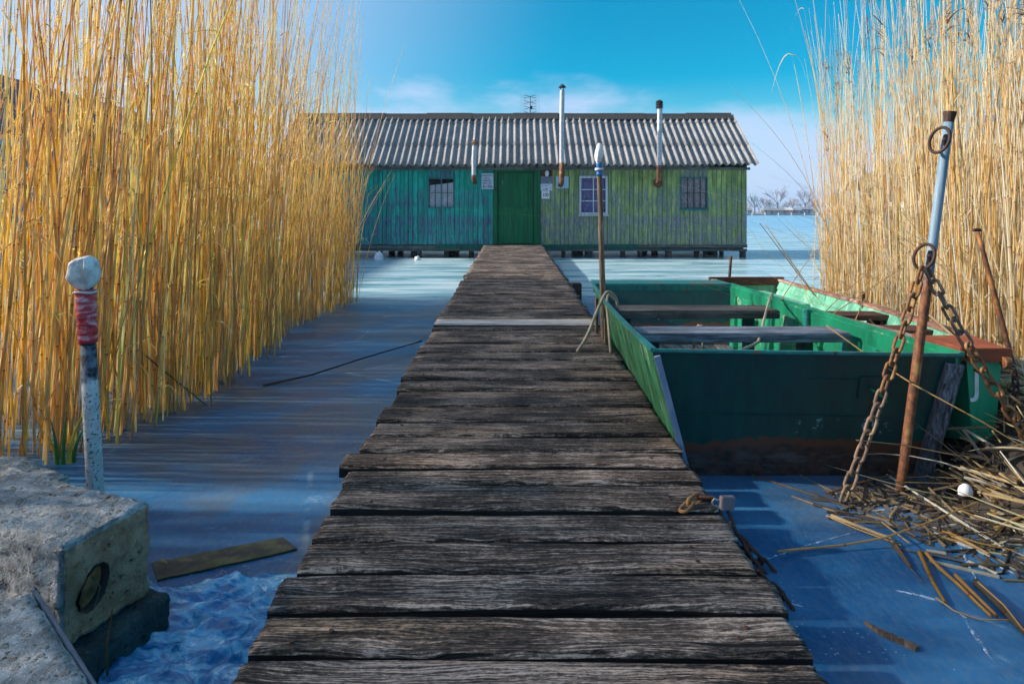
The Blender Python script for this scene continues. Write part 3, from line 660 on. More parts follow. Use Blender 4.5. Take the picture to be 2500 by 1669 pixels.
# ================================================================== BOATHOUSE
HF = 17.2                                   # distance of the front wall
def hx(px): return (px - HX) / FPX * HF
def hz(py): return CAM_Z - (py - HY) / FPX * HF
XL, XR = hx(701), hx(1823); ZB, ZT = hz(597), hz(408)
RX0, RX1 = -5.93, 6.12; RIDGE_Y, RIDGE_Z, EAVE_Y, EAVE_Z = 18.9, 3.79, 16.9, 2.325
def boathouse():
    O = Vector((0.1, HF, 0.0))
    root = empty('boathouse', O, 'long green plank boathouse with corrugated roof and three stove pipes', 'boathouse')
    W1 = (hx(1045), hx(1110), hz(508), hz(434)); W2 = (hx(1414), hx(1483), hz(523.5), hz(430)); W3 = (hx(1661), hx(1726.5), hz(510), hz(433))
    D = (hx(1205), hx(1319))
    meshes = {}
    def board(x0, x1, z0, z1, mat):
        g = random.choice((0.004, 0.005, 0.007, 0.011)); w = x1 - x0 - g; key = (round(w, 3), round(z1 - z0, 3), mat)
        if key not in meshes:
            mb = MB(); h = z1 - z0; c = 0.006
            # a board with chamfered long edges
            prof = [(-w / 2, 0.022), (-w / 2, c), (-w / 2 + c, 0), (w / 2 - c, 0), (w / 2, c), (w / 2, 0.022)]
            mb.add([(x, y, z) for z in (0, h) for x, y in prof], [(i, i + 1, i + 7, i + 6) for i in range(5)] + [(5, 0, 6, 11), (0, 1, 2, 3, 4, 5)[::-1], (6, 7, 8, 9, 10, 11)])
            me = bpy.data.meshes.new('board'); me.from_pydata([tuple(v) for v in mb.v], [], mb.f); me.materials.append(M[mat]); meshes[key] = me
        o = place('board', meshes[key], root, Vector(((x0 + x1) / 2, HF - 0.022 + random.uniform(-0.008, 0.004), z0)) - O)
        o.rotation_euler = (0, 0, random.uniform(-0.012, 0.012))
    def section(x0, x1, mat, spans):
        x = x0; ws = []
        while x < x1 - 0.05:
            w = random.choice((0.105, 0.115, 0.12, 0.13)); ws.append(w); x += w
        k = (x1 - x0) / sum(ws); x = x0
        for w in ws:
            for z0, z1 in spans: board(x, x + w * k, z0 + random.uniform(-0.012, 0.0) * (z0 < 0.5), z1, mat)
            x += w * k
    full = [(ZB, ZT)]
    def around(w): return [(ZB, w[2]), (w[3], ZT)]
    section(XL, W1[0], 'teal_boards', full); section(W1[0], W1[1], 'teal_boards', around(W1)); section(W1[1], D[0], 'teal_boards', full)
    section(D[1], W2[0], 'green_boards', full); section(W2[0], W2[1], 'green_boards', around(W2)); section(W2[1], W3[0], 'green_boards', full)
    section(W3[0], W3[1], 'green_boards', around(W3)); section(W3[1], XR, 'green_boards', full)
    # core behind the boards, side and back walls
    BY = 20.6
    co = MB(); y0 = HF + 0.16
    co.box((lerp(XL, XR, .5), BY, (ZB + ZT) / 2), (XR - XL, 0.06, ZT - ZB))
    co.build('back_wall', 'green_boards', root, O)
    for sx, m in ((XL + 0.03, 'teal_boards'), (XR - 0.03, 'green_boards')):
        mb = MB(); a, b = sx - 0.03, sx + 0.03; pr = [(HF + 0.003, ZB), (BY - 0.031, ZB), (BY - 0.031, ZT), (RIDGE_Y, RIDGE_Z - 0.12), (HF + 0.003, ZT)]
        mb.add([(a, y, z) for y, z in pr] + [(b, y, z) for y, z in pr], [(0, 1, 2, 3, 4)[::-1], (5, 6, 7, 8, 9)] + [(i, (i + 1) % 5, 5 + (i + 1) % 5, 5 + i) for i in range(5)])
        mb.build('side_wall', m, root, O)
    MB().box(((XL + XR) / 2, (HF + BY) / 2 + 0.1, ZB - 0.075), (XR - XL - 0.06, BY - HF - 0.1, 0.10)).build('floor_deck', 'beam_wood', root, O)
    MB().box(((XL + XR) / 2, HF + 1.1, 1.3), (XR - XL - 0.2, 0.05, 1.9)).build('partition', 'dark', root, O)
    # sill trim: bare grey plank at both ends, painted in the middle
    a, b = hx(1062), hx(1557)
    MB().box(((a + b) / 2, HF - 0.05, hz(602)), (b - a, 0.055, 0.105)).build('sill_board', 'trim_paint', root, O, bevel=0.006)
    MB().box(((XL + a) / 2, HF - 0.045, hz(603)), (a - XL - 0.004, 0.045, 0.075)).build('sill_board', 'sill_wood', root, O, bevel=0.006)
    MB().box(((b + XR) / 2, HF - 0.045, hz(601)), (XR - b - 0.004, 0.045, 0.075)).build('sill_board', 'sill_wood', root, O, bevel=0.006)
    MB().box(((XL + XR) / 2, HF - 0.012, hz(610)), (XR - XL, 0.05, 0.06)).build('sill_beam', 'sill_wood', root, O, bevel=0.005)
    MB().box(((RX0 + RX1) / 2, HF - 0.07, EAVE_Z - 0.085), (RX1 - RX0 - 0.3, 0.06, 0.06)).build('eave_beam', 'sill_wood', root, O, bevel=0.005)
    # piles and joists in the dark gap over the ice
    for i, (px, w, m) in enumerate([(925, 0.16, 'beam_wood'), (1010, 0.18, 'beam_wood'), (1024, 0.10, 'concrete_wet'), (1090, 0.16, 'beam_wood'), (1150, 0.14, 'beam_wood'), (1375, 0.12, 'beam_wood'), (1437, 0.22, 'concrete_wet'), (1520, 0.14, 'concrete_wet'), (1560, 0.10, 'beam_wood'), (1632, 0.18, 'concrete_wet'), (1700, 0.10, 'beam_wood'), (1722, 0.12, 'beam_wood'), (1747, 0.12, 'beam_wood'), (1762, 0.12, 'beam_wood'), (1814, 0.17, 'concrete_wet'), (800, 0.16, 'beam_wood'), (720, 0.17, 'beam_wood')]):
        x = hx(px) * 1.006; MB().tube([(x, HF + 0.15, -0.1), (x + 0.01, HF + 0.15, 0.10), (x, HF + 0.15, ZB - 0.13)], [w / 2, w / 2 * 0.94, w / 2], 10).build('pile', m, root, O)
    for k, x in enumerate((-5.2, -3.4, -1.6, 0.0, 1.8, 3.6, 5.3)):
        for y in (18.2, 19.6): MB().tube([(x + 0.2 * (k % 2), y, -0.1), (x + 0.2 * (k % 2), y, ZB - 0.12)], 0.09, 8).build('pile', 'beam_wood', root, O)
    # door
    da, db, dt, dbm = hx(1214.6), hx(1303.4), hz(420), hz(596)
    fr = MB(); y = HF - 0.035
    fr.box(((D[0] + da) / 2, y, (dbm + hz(410)) / 2), (da - D[0], 0.08, hz(410) - dbm)).box(((db + D[1]) / 2, y, (dbm + hz(410)) / 2), (D[1] - db, 0.08, hz(410) - dbm)).box(((da + db) / 2, y - 0.003, (dt + hz(410)) / 2), (db - da + 0.002, 0.08, hz(410) - dt))
    fr.build('door_frame', 'door_paint', root, O, bevel=0.004)
    mid = hz(508.5)
    door = MB().box(((da + db) / 2, HF + 0.02, (dt + dbm) / 2), (db - da - 0.01, 0.03, dt - dbm - 0.006)).build('door', 'door_paint', root, O)
    xs = np.linspace(da + 0.012, db - 0.012, 8)
    for i in range(7):
        MB().box(((xs[i] + xs[i + 1]) / 2, HF - 0.006, (mid + dt) / 2 + 0.004), (xs[i + 1] - xs[i] - 0.010, 0.022, dt - mid - 0.05)).build('plank', 'door_paint', door, O, bevel=0.003)
    MB().box(((da + db) / 2, HF - 0.009, (mid + dbm) / 2), (db - da - 0.03, 0.026, mid - dbm - 0.03)).build('lower_panel', 'door_paint', door, O, bevel=0.003)
    MB().box((da - 0.03, HF - 0.085, hz(462)), (0.035, 0.03, 0.10)).box((da - 0.03, HF - 0.105, hz(458)), (0.05, 0.02, 0.02)).build('latch', 'soot', door, O)
    MB().tube([(hx(1227), HF - 0.02, hz(440)), (hx(1227), HF - 0.045, hz(443)), (hx(1227), HF - 0.045, hz(449)), (hx(1227), HF - 0.02, hz(451))], 0.008, 6).build('handle', 'aluminium', door, O)
    # windows
    def window(w, fm, mm, cols, rows, bar, cur, thick_mid=False, sill=None, frame_w=0.035, curtain_top=None):
        x0, x1, z0, z1 = w; cx, cz = (x0 + x1) / 2, (z0 + z1) / 2
        wo = MB()
        for (a, b, c, d) in ((x0, x1, z1 - frame_w, z1), (x0, x1, z0, z0 + frame_w)): wo.box(((a + b) / 2, HF - 0.032, (c + d) / 2), (b - a, 0.06, d - c))
        for (a, b) in ((x0, x0 + frame_w), (x1 - frame_w, x1)): wo.box(((a + b) / 2, HF - 0.03, cz), (b - a, 0.056, z1 - z0 - 2 * frame_w))
        win = wo.build('window', fm, root, O)
        ix0, ix1, iz0, iz1 = x0 + frame_w, x1 - frame_w, z0 + frame_w, z1 - frame_w
        for i in range(1, cols):
            x = lerp(ix0, ix1, i / cols); bw = bar * (1.8 if thick_mid and i * 2 == cols else 1)
            MB().box((x, HF - 0.012, cz), (bw, 0.03, iz1 - iz0)).build('bar', mm if not (thick_mid and i * 2 != cols) else 'dark', win, O)
        for i in range(1, rows):
            z = lerp(iz0, iz1, i / rows); MB().box((cx, HF - 0.009, z), (ix1 - ix0, 0.03, bar)).build('bar', mm, win, O)
        MB().box((cx, HF + 0.012, cz), (ix1 - ix0, 0.004, iz1 - iz0)).build('pane', 'window_glass', win, O)
        # curtain with folds
        nz = 2; n = 48; vs = []; 
        for i in range(n + 1):
            t = i / n; x = lerp(ix0 + 0.01, ix1 - 0.01, t); top = iz1 if curtain_top is None else lerp(iz1 - 0.16, iz1 - 0.10, t) if t < .5 else lerp(iz1 - .17, iz1 - .09, t)
            yy = HF + 0.036 + 0.012 * math.sin(i * 1.7) + 0.006 * math.sin(i * 0.6)
            vs += [(x, yy, iz0), (x, yy, top)]
        MB().add(vs, [(2 * i, 2 * i + 2, 2 * i + 3, 2 * i + 1) for i in range(n)]).build('curtain', cur, win, O, smooth=True)
        if sill: MB().box((cx, HF - 0.06, z0 - 0.02), (x1 - x0 + 0.05, 0.09, 0.035)).build('sill', sill, win, O, bevel=0.004)
        return win
    tag(window(W1, 'frame_teal', 'frame_teal', 4, 2, 0.014, 'curtain', True, None, 0.028, True), 'teal framed window with sagging white curtain')
    tag(window(W2, 'white_paint', 'white_paint', 2, 3, 0.022, 'curtain_blue', False, 'white_paint', 0.052), 'white framed window with dark blue curtain')
    tag(window(W3, 'frame_teal', 'frame_brown', 4, 2, 0.014, 'curtain_rose', True, 'frame_teal', 0.022), 'brown barred window with thin rose curtain')
    # corrugated sheets
    slope = Vector((0, EAVE_Y - RIDGE_Y, EAVE_Z - RIDGE_Z)); SL = slope.length; sd = slope.normalized(); nr = Vector((0, sd.z, -sd.y));
    if nr.z < 0: nr = -nr
    wav = 0.1771; nw = 4; amp = 0.036
    def sheet(Ls):
        n = nw * 10; vs = []; fs = []
        for k, off in enumerate((0.0, -0.012)):
            for j in range(4):
                for i in range(n + 1):
                    x = i / 10 * wav; h = amp * math.cos(2 * PI * i / 10)
                    vs.append(Vector((x, 0, 0)) + sd * (Ls * j / 3) + nr * (h + off))
        m = n + 1
        for j in range(3):
            for i in range(n):
                a = j * m + i; fs.append((a, a + 1, a + m + 1, a + m)); b = 4 * m + a; fs.append((b + m, b + m + 1, b + 1, b))
        for i in range(n):
            a = 3 * m + i; b = 4 * m + a; fs.append((a, a + 1, b + 1, b))
        me = bpy.data.meshes.new('roof_sheet'); me.from_pydata([tuple(v) for v in vs], [], fs); me.materials.append(M['fibre_cement'])
        me.polygons.foreach_set('use_smooth', [True] * len(me.polygons)); return me
    roof = MB().box(((RX0 + RX1) / 2, RIDGE_Y, RIDGE_Z - 0.14), (RX1 - RX0 - 0.5, 0.08, 0.12)).build('roof', 'beam_wood', root, O)
    for x in np.linspace(RX0 + 0.3, RX1 - 0.3, 12): MB().span(Vector((x, RIDGE_Y - 0.05, RIDGE_Z - 0.14)), Vector((x, EAVE_Y + 0.1, EAVE_Z - 0.05)), 0.06, 0.07).build('rafter', 'beam_wood', roof, O)
    for t0, t1, lift in ((0.60, 1.0, 0.0), (0.145, 0.635, 0.014), (0.0, 0.175, 0.028)):
        me = sheet((t1 - t0) * SL)
        for k in range(17):
            p = Vector((RX0 + k * nw * wav, RIDGE_Y, RIDGE_Z)) + slope * t0 + Vector((0, 0, 0.012 * math.sin(k * 0.8 + 1))) + nr * (lift + random.uniform(-0.003, 0.003) + (k % 2) * 0.002)
            place('roof_sheet', me, roof, p - O)
    me = sheet(SL)
    for k in range(17):
        o = place('roof_sheet', me, roof, Vector((RX1 - k * nw * wav, RIDGE_Y, RIDGE_Z)) - O); o.rotation_euler = (0, 0, PI)
    for k in range(10):
        x0 = lerp(RX0, RX1 - 0.12, k / 10); x1 = lerp(RX0, RX1 - 0.12, (k + 1) / 10) + 0.05
        mb = MB(); pr = [(-0.24, -0.16), (-0.10, -0.035), (-0.04, 0.035), (0.04, 0.035), (0.10, -0.035), (0.24, -0.16)]; dz = 0.055 + 0.008 * (k % 2) + random.uniform(-0.006, 0.006)
        vs = [(x, RIDGE_Y + a, RIDGE_Z + dz + b) for x in (x0, x1) for a, b in pr] + [(x, RIDGE_Y + a * 0.95, RIDGE_Z + dz + b - 0.02) for x in (x0, x1) for a, b in pr]
        fs = [(i, i + 1, i + 7, i + 6) for i in range(5)] + [(12 + i, 18 + i, 19 + i, 13 + i) for i in range(5)] + [(6 + i, 7 + i, 19 + i, 18 + i) for i in range(5)] + [(i, 12 + i, 13 + i, i + 1) for i in range(5)]
        mb.add(vs, fs).build('ridge_cap', 'ridge_cement', roof, O)
    # stove pipes
    def pipe(px, y_el, y_top, r, lower, label, cap):
        yy = EAVE_Y - 0.14; x = (px - HX) / FPX * yy; ze = CAM_Z - (y_el - HY) / FPX * yy; zt = CAM_Z - (y_top - HY) / FPX * yy
        el = [(x, HF - 0.02, ze)] + [(x, lerp(HF - 0.02, yy, math.sin(a)), ze + 0.12 * (1 - math.cos(a))) for a in np.linspace(0.3, PI / 2, 6)]
        p = MB().tube(el + [(x, yy, lower)], r * 1.02, 14).build('stove_pipe', 'rust', root, O, smooth=True); tag(p, label)
        t = MB().tube([(x, yy, lower - 0.03), (x, yy, (lower + zt) / 2), (x + 0.012, yy, zt)], r, 16).tube([(x, yy, lower + 0.5 * (zt - lower)), (x, yy, lower + 0.5 * (zt - lower) + 0.03)], r * 1.05, 16)
        t.build('pipe_tube', 'aluminium', p, O, smooth=False)
        if cap == 'cone':
            c = MB(); c.tube([(x + 0.012, yy, zt + 0.06), (x + 0.012, yy, zt + 0.075), (x + 0.012, yy, zt + 0.15)], [r * 1.55, r * 1.6, 0.008], 14)
            for a in range(4): c.tube([(x + 0.012 + r * .9 * math.cos(a * PI / 2 + .6), yy + r * .9 * math.sin(a * PI / 2 + .6), zt - 0.03), (x + 0.012 + r * .95 * math.cos(a * PI / 2 + .6), yy + r * .95 * math.sin(a * PI / 2 + .6), zt + 0.07)], 0.007, 5)
            c.build('pipe_cap', 'soot' if px > 1200 else 'rust_ochre', p, O)
        else:
            c = MB()
            for i in range(4): c.tube([(x, yy, zt + 0.005 + 0.042 * i), (x, yy, zt + 0.032 + 0.042 * i)], [r * 1.6, r * 1.15], 14)
            c.tube([(x, yy, zt - 0.02), (x, yy, zt + 0.2)], r * 0.75, 10); c.tube([(x, yy, zt + 0.17), (x, yy, zt + 0.215)], [r * 1.5, 0.01], 14)
            c.build('pipe_cap', 'soot', p, O)
    pipe(1157, 443, 356, 0.058, 2.06, 'short white stove pipe with rusty cone cap', 'cone')
    pipe(1371.5, 450, 220, 0.060, 2.36, 'tall silver stove pipe with black cone cap', 'cone')
    pipe(1610, 447, 265, 0.062, 2.30, 'silver stove pipe with stacked ring cap', 'rings')
    MB().box((hx(1372.5), HF - 0.035, hz(445.5)), (hx(1388) - hx(1357), 0.012, hz(431) - hz(460))).build('pipe_plate', 'sheet_blue', root, O)
    MB().box((hx(1160), HF - 0.03, hz(441)), (0.34, 0.012, 0.30)).build('pipe_plate', 'teal_boards', root, O)
    MB().tube([(hx(1606), HF - 0.02, hz(447)), (hx(1606), HF - 0.07, hz(447))], 0.115, 14).build('pipe_collar', 'rust', root, O)
    # small dark bracket on the right-hand corner
    MB().box((XR + 0.05, HF + 0.3, hz(500)), (0.08, 0.10, 0.10)).build('bracket', 'soot', root, O)
boathouse()

def antenna():
    y = 19.15; O = Vector((0, y, RIDGE_Z - 0.2))
    c = W(1294, 258, y); root = empty('tv_antenna', (c.x, y, RIDGE_Z - 0.15), 'grid television antenna on the boathouse ridge', 'antenna'); O = root.location.copy()
    MB().tube([(c.x, y, O.z - 0.1), (c.x, y, W(1294, 238, y).z)], 0.022, 8).build('mast', 'frame_sky', root, O)
    a, b = W(1272, 232, y), W(1316, 283, y); g = MB()
    for i in range(7): x = lerp(a.x, b.x, i / 6); g.tube([(x, y + 0.05, a.z), (x, y + 0.05, b.z)], 0.0032, 4)
    for i in range(10): z = lerp(a.z, b.z, i / 9); g.tube([(a.x, y + 0.05, z), (b.x, y + 0.05, z)], 0.0032, 4)
    g.build('reflector_grid', 'frame_sky', root, O)
    for i in range(4):
        z = lerp(a.z - 0.06, b.z + 0.06, i / 3); e = MB()
        for s in (-1, 1):
            for q in (-1, 1): e.tube([(c.x, y - 0.06, z), (c.x + s * 0.17, y - 0.07, z + q * 0.045)], 0.007, 4)
        e.build('dipole', 'soot', root, O)
    MB().box((c.x + 0.03, y - 0.05, lerp(a.z, b.z, 0.62)), (0.06, 0.06, 0.09)).build('junction_box', 'soot', root, O)
antenna()

def sign(name, px0, px1, py0, py1, mat, label, lines, y=HF - 0.045, border=None):
    x0, x1, z1, z0 = hx(px0), hx(px1), hz(py0), hz(py1); O = Vector(((x0 + x1) / 2, y, z0))
    root = empty(name, O, label, 'sign')
    MB().box(((x0 + x1) / 2, y, (z0 + z1) / 2), (x1 - x0, 0.012, z1 - z0)).build('plate', mat, root, O)
    if border:
        b = MB(); t = 0.012
        b.box(((x0 + x1) / 2, y - 0.006, z1 - t / 2), (x1 - x0, 0.008, t)).box(((x0 + x1) / 2, y - 0.006, z0 + t / 2), (x1 - x0, 0.008, t)).box((x0 + t / 2, y - 0.005, (z0 + z1) / 2), (t, 0.008, z1 - z0 - 2 * t)).box((x1 - t / 2, y - 0.005, (z0 + z1) / 2), (t, 0.008, z1 - z0 - 2 * t))
        b.build('border', border, root, O)
    for body, u, v, size, ink, sh, sx in lines:
        text('lettering', body, size, ink, root, ((u - 0.5) * (x1 - x0), -0.0085, v * (z1 - z0)), sh, sx)
sign('name_sign', 1176, 1205, 423.4, 462, 'sign_white', 'grey-white hand-lettered sign reading A-100/B left of the door', [
    ('ANDORFATS', 0.5, 0.855, 0.058, 'ink', 0.2, 0.78), ('JÁNOS', 0.42, 0.69, 0.058, 'ink', 0.25, 0.8), ('KÖMLŐD', 0.42, 0.525, 0.058, 'ink', 0.25, 0.85), ('BÉKE U.50.', 0.48, 0.36, 0.056, 'ink', 0.2, 0.82),
    ('A', 0.19, 0.15, 0.125, 'ink', 0, 0.8), ('-100/', 0.55, 0.16, 0.105, 'ink', 0.2, 0.72), ('B', 0.87, 0.12, 0.075, 'ink', 0, 0.9)], border='sheet_blue')
sign('grey_sign', 1320, 1348, 431, 448.6, 'sign_grey', 'dark grey hand-lettered sign below the wall lamp', [
    ('MH HORGÁSZ', 0.5, 0.80, 0.048, 'ink', 0.2, 0.8), ('DE.NAGY U.27/22', 0.5, 0.50, 0.046, 'ink', 0.2, 0.72), ('A-172/P', 0.42, 0.20, 0.055, 'ink', 0.2, 0.85)])
sign('faded_sign', 1319.2, 1348.4, 449.2, 465.5, 'sign_white', 'faded white sign with pale writing above the number plate', [
    ('GÉGEN I.', 0.40, 0.72, 0.045, 'ink_faded', 0.2, 0.9), ('~', 0.85, 0.45, 0.06, 'ink', 0.2, 1.0), ('A 98.', 0.42, 0.18, 0.060, 'ink', 0.2, 0.9)])
sign('number_plate', 1322, 1341.5, 466.2, 485.2, 'float_white', 'small white plate with black number 100 right of the door', [
    ('TELEK', 0.55, 0.88, 0.026, 'ink_faded', 0, 1.0), ('100', 0.5, 0.46, 0.135, 'ink', 0, 0.80)])
def wall_lamp():
    O = Vector((hx(1335), HF - 0.05, hz(424))); root = empty('wall_lamp', O, 'oval glass bulkhead lamp on a brown board beside the door', 'lamp')
    MB().box((O.x - 0.005, HF - 0.035, hz(422.3)), (hx(1348.5) - hx(1320.5), 0.02, hz(414) - hz(430.6))).build('back_board', 'brown_wood', root, O)
    n = 14
    def oval(rx, rz, ys): 
        vs = []; fs = []
        for s, y in ys:
            for k in range(n): vs.append((O.x + rx * s * math.cos(2 * PI * k / n), y, O.z + rz * s * math.sin(2 * PI * k / n)))
        for j in range(len(ys) - 1):
            for k in range(n): fs.append((j * n + k, j * n + (k + 1) % n, (j + 1) * n + (k + 1) % n, (j + 1) * n + k))
        fs.append(tuple((len(ys) - 1) * n + k for k in range(n))); return MB().add(vs, fs)
    oval(0.055, 0.085, [(1, HF - 0.045), (1, HF - 0.075), (0.9, HF - 0.085)]).build('base', 'lamp_grey', root, O)
    oval(0.046, 0.074, [(1, HF - 0.084), (0.95, HF - 0.11), (0.7, HF - 0.13), (0.2, HF - 0.138)]).build('glass_cover', 'float_white', root, O, smooth=True)
    MB().tube([(O.x, HF - 0.06, O.z + 0.085), (O.x - 0.05, HF - 0.06, O.z + 0.125), (O.x - 0.16, HF - 0.06, O.z + 0.115), (O.x - 0.22, HF - 0.06, O.z + 0.16)], 0.006, 5).build('cable', 'lamp_grey', root, O)
wall_lamp()

# blue-walled shed behind the left reeds
def left_shed():
    O = Vector((-10.7, 15, 0)); root = empty('blue_shed', O, 'pale blue shed with dark roof behind the left-hand reeds', 'shed')
    x0, x1, y0, y1, ze, zr = -12.4, -9.2, 10.5, 19.2, 2.62, 4.05
    for k in range(29):
        y = lerp(y0, y1, k / 29); MB().box((x1, y + 0.15, ze / 2 + 0.1), (0.04, 0.29, ze - 0.2)).build('board', 'blue_wall', root, O)
    for yy in (y0, y1):
        MB().add([(x0, yy, 0.2), (x1, yy, 0.2), (x1, yy, ze), ((x0 + x1) / 2, yy, zr - 0.1), (x0, yy, ze)] + [(x0, yy + 0.05, 0.2), (x1, yy + 0.05, 0.2), (x1, yy + 0.05, ze), ((x0 + x1) / 2, yy + 0.05, zr - 0.1), (x0, yy + 0.05, ze)],
             [(0, 1, 2, 3, 4), (9, 8, 7, 6, 5)] + [(i, (i + 1) % 5, 5 + (i + 1) % 5, 5 + i) for i in range(5)]).build('gable_wall', 'blue_wall', root, O)
    MB().box((x0, (y0 + y1) / 2, ze / 2 + 0.1), (0.05, y1 - y0 - 0.2, ze - 0.2)).build('back_wall', 'blue_wall', root, O)
    xm = (x0 + x1) / 2
    for s in (-1, 1):
        a = Vector((xm, 0, zr)); b = Vector((xm + s * 1.9, 0, ze - 0.18)); r = MB()
        r.hexa([(a.x, y0 - .3, a.z - .06), (a.x, y1 + .3, a.z - .06), (b.x, y1 + .3, b.z - .06), (b.x, y0 - .3, b.z - .06)], [(a.x, y0 - .3, a.z), (a.x, y1 + .3, a.z), (b.x, y1 + .3, b.z), (b.x, y0 - .3, b.z)])
        r.build('roof_slope', 'dark_roof', root, O)
        MB().box((xm + s * 1.93, (y0 + y1) / 2, ze - 0.22), (0.04, y1 - y0 + .6, 0.16)).build('fascia', 'white_paint', root, O)
    wn_ = MB().box((x1 + 0.03, 14.6, 1.5), (0.03, 0.9, 0.8)).build('window', 'white_paint', root, O); MB().box((x1 + 0.05, 14.6, 1.5), (0.02, 0.75, 0.65)).build('pane', 'dark', wn_, O)
left_shed()
# white-walled hut with a thatched roof behind the right reeds
def right_hut():
    O = Vector((10, 16, 0)); root = empty('thatched_hut', O, 'white walled hut with brown thatched roof behind the right-hand reeds', 'hut')
    Y = 15.0; x0, x1 = (2345 - HX) / FPX * Y, 15.5; z1 = W(0, 440, Y).z; zr = W(0, 350, Y + 2).z
    MB().box(((x0 + x1) / 2, Y + 2, z1 / 2 + 0.1), (x1 - x0, 4, z1 - 0.2)).build('wall', 'far_white', root, O)
    MB().add([(x0 - .7, Y - .3, z1 - .1), (x1 + .3, Y - .3, z1 - .1), (x1 + .3, Y + 2, zr), (x0 + .4, Y + 2, zr), (x0 - .7, Y + 4.3, z1 - .1), (x1 + .3, Y + 4.3, z1 - .1)], [(0, 1, 2, 3), (3, 2, 5, 4), (0, 3, 4), (1, 5, 2), (0, 4, 5, 1)]).build('roof', 'thatch', root, O)
    for x in (x0 + 1.2, x0 + 3.2):
        w_ = MB().box((x, Y - 0.02, 1.2), (0.8, 0.06, 0.8)).build('window', 'frame_brown', root, O); MB().box((x, Y - 0.06, 1.2), (0.62, 0.03, 0.62)).build('pane', 'dark', w_, O)
right_hut()

# ice lumps and float strip in front of the house
def lump(name, px, py, Y, w, h, mat, label, cat, group=None, rough=0.35):
    c = W(px, py, Y); mb = bmesh.new(); bmesh.ops.create_icosphere(mb, subdivisions=3, radius=1)
    for v in mb.verts:
        k = 1 + rough * mnoise.noise(v.co * 1.9 + Vector((px, 0, 0))); v.co = Vector((v.co.x * w / 2 * k, v.co.y * w / 2.6 * k, max(-0.3, v.co.z) * h / 1.5 * k + 0.3 * h / 1.5))
    me = bpy.data.meshes.new(name); mb.to_mesh(me); mb.free(); me.materials.append(M[mat]); me.polygons.foreach_set('use_smooth', [True] * len(me.polygons))
    o = bpy.data.objects.new(name, me); COL.objects.link(o); o.location = (c.x, Y, 0.002); return tag(o, label, cat, group)
lump('ice_lump', 925, 628, 16.5, 0.21, 0.23, 'float_white', 'larger white ice lump on the ice left of the walkway end', 'ice lump')
lump('ice_lump', 1019, 630, 16.3, 0.13, 0.12, 'float_white', 'smaller square white ice lump nearer the walkway end', 'ice lump')
lump('foam_float', 2357, 1230, 2.66, 0.055, 0.05, 'float_white', 'white rounded foam float caught in the reed litter', 'float', None, 0.05).location.z = 0.05

# ================================================================== WALKWAY
DZ = [(0.0, 0.115), (1.5, 0.130), (5.7, 0.215), (11, 0.28), (17.1, 0.34)]
def dock_z(y): return interp(y, DZ)
def dock_half(y): return interp(y, [(0, 0.64), (1.5, 0.655), (5.7, 0.685), (17, 0.725)])
def plank_mesh(w, xl, xr, nx, ny, seed, rough=1.0, thick=0.045):
    rr = random.Random(seed); vs = []; fs = []
    s1, s2, s3 = rr.uniform(0, 99), rr.uniform(0, 99), rr.uniform(0, 99)
    c = 0.012
    prof = [(-0.5, -thick), (-0.5, -c)] + [(-0.5 + t, 0) for t in np.linspace(c / w * 0.7, 1 - c / w * 0.7, ny)] + [(0.5, -c), (0.5, -thick)]
    m = len(prof)
    bow = rr.uniform(-0.010, 0.010) * rough; cup = rr.uniform(-0.004, 0.003)
    for i in range(nx + 1):
        t = i / nx; x = lerp(xl, xr, t)
        ef = 0.010 * mnoise.noise(Vector((x * 2.2, s1, 0))) * rough + 0.004 * mnoise.noise(Vector((x * 9, s1, 3))) * rough
        eb = 0.010 * mnoise.noise(Vector((x * 2.2, s2, 0))) * rough + 0.004 * mnoise.noise(Vector((x * 9, s2, 3))) * rough
        for (u, z) in prof:
            y = u * w + (ef if u < 0 else eb) * (abs(u) * 2) ** 3 + bow * (1 - (2 * t - 1) ** 2)
            zz = z
            if z > -thick + 1e-6:
                zz += 0.0035 * rough * mnoise.noise(Vector((x * 1.6, u * w * 38 + 0.9 * mnoise.noise(Vector((x * 1.1, s1, 1))), s3))) + 0.002 * rough * mnoise.noise(Vector((x * 5, u * w * 90, s3 + 5)))
                zz += cup * (2 * u) ** 2
                zz += 0.004 * mnoise.noise(Vector((x * 0.9, s2, 7)))
            xx = x
            if i == 0: xx += 0.012 * mnoise.noise(Vector((u * w * 25, s1, 9)))
            if i == nx: xx += 0.012 * mnoise.noise(Vector((u * w * 25, s2, 9)))
            if i in (0, nx) and z == 0: zz -= 0.004
            vs.append((xx, y, zz))
    for i in range(nx):
        for k in range(m - 1): a = i * m + k; fs.append((a, a + m, a + m + 1, a + 1))
        fs.append((i * m, i * m + m - 1, (i + 1) * m + m - 1, (i + 1) * m))
    fs.append(tuple(range(m))); fs.append(tuple(nx * m + k for k in range(m))[::-1])
    me = bpy.data.meshes.new('plank'); me.from_pydata(vs, [], fs)
    bm = bmesh.new(); bm.from_mesh(me); bmesh.ops.recalc_face_normals(bm, faces=bm.faces); bm.to_mesh(me); bm.free()
    me.polygons.foreach_set('use_smooth', [p.normal.z > 0.6 for p in me.polygons]); return me
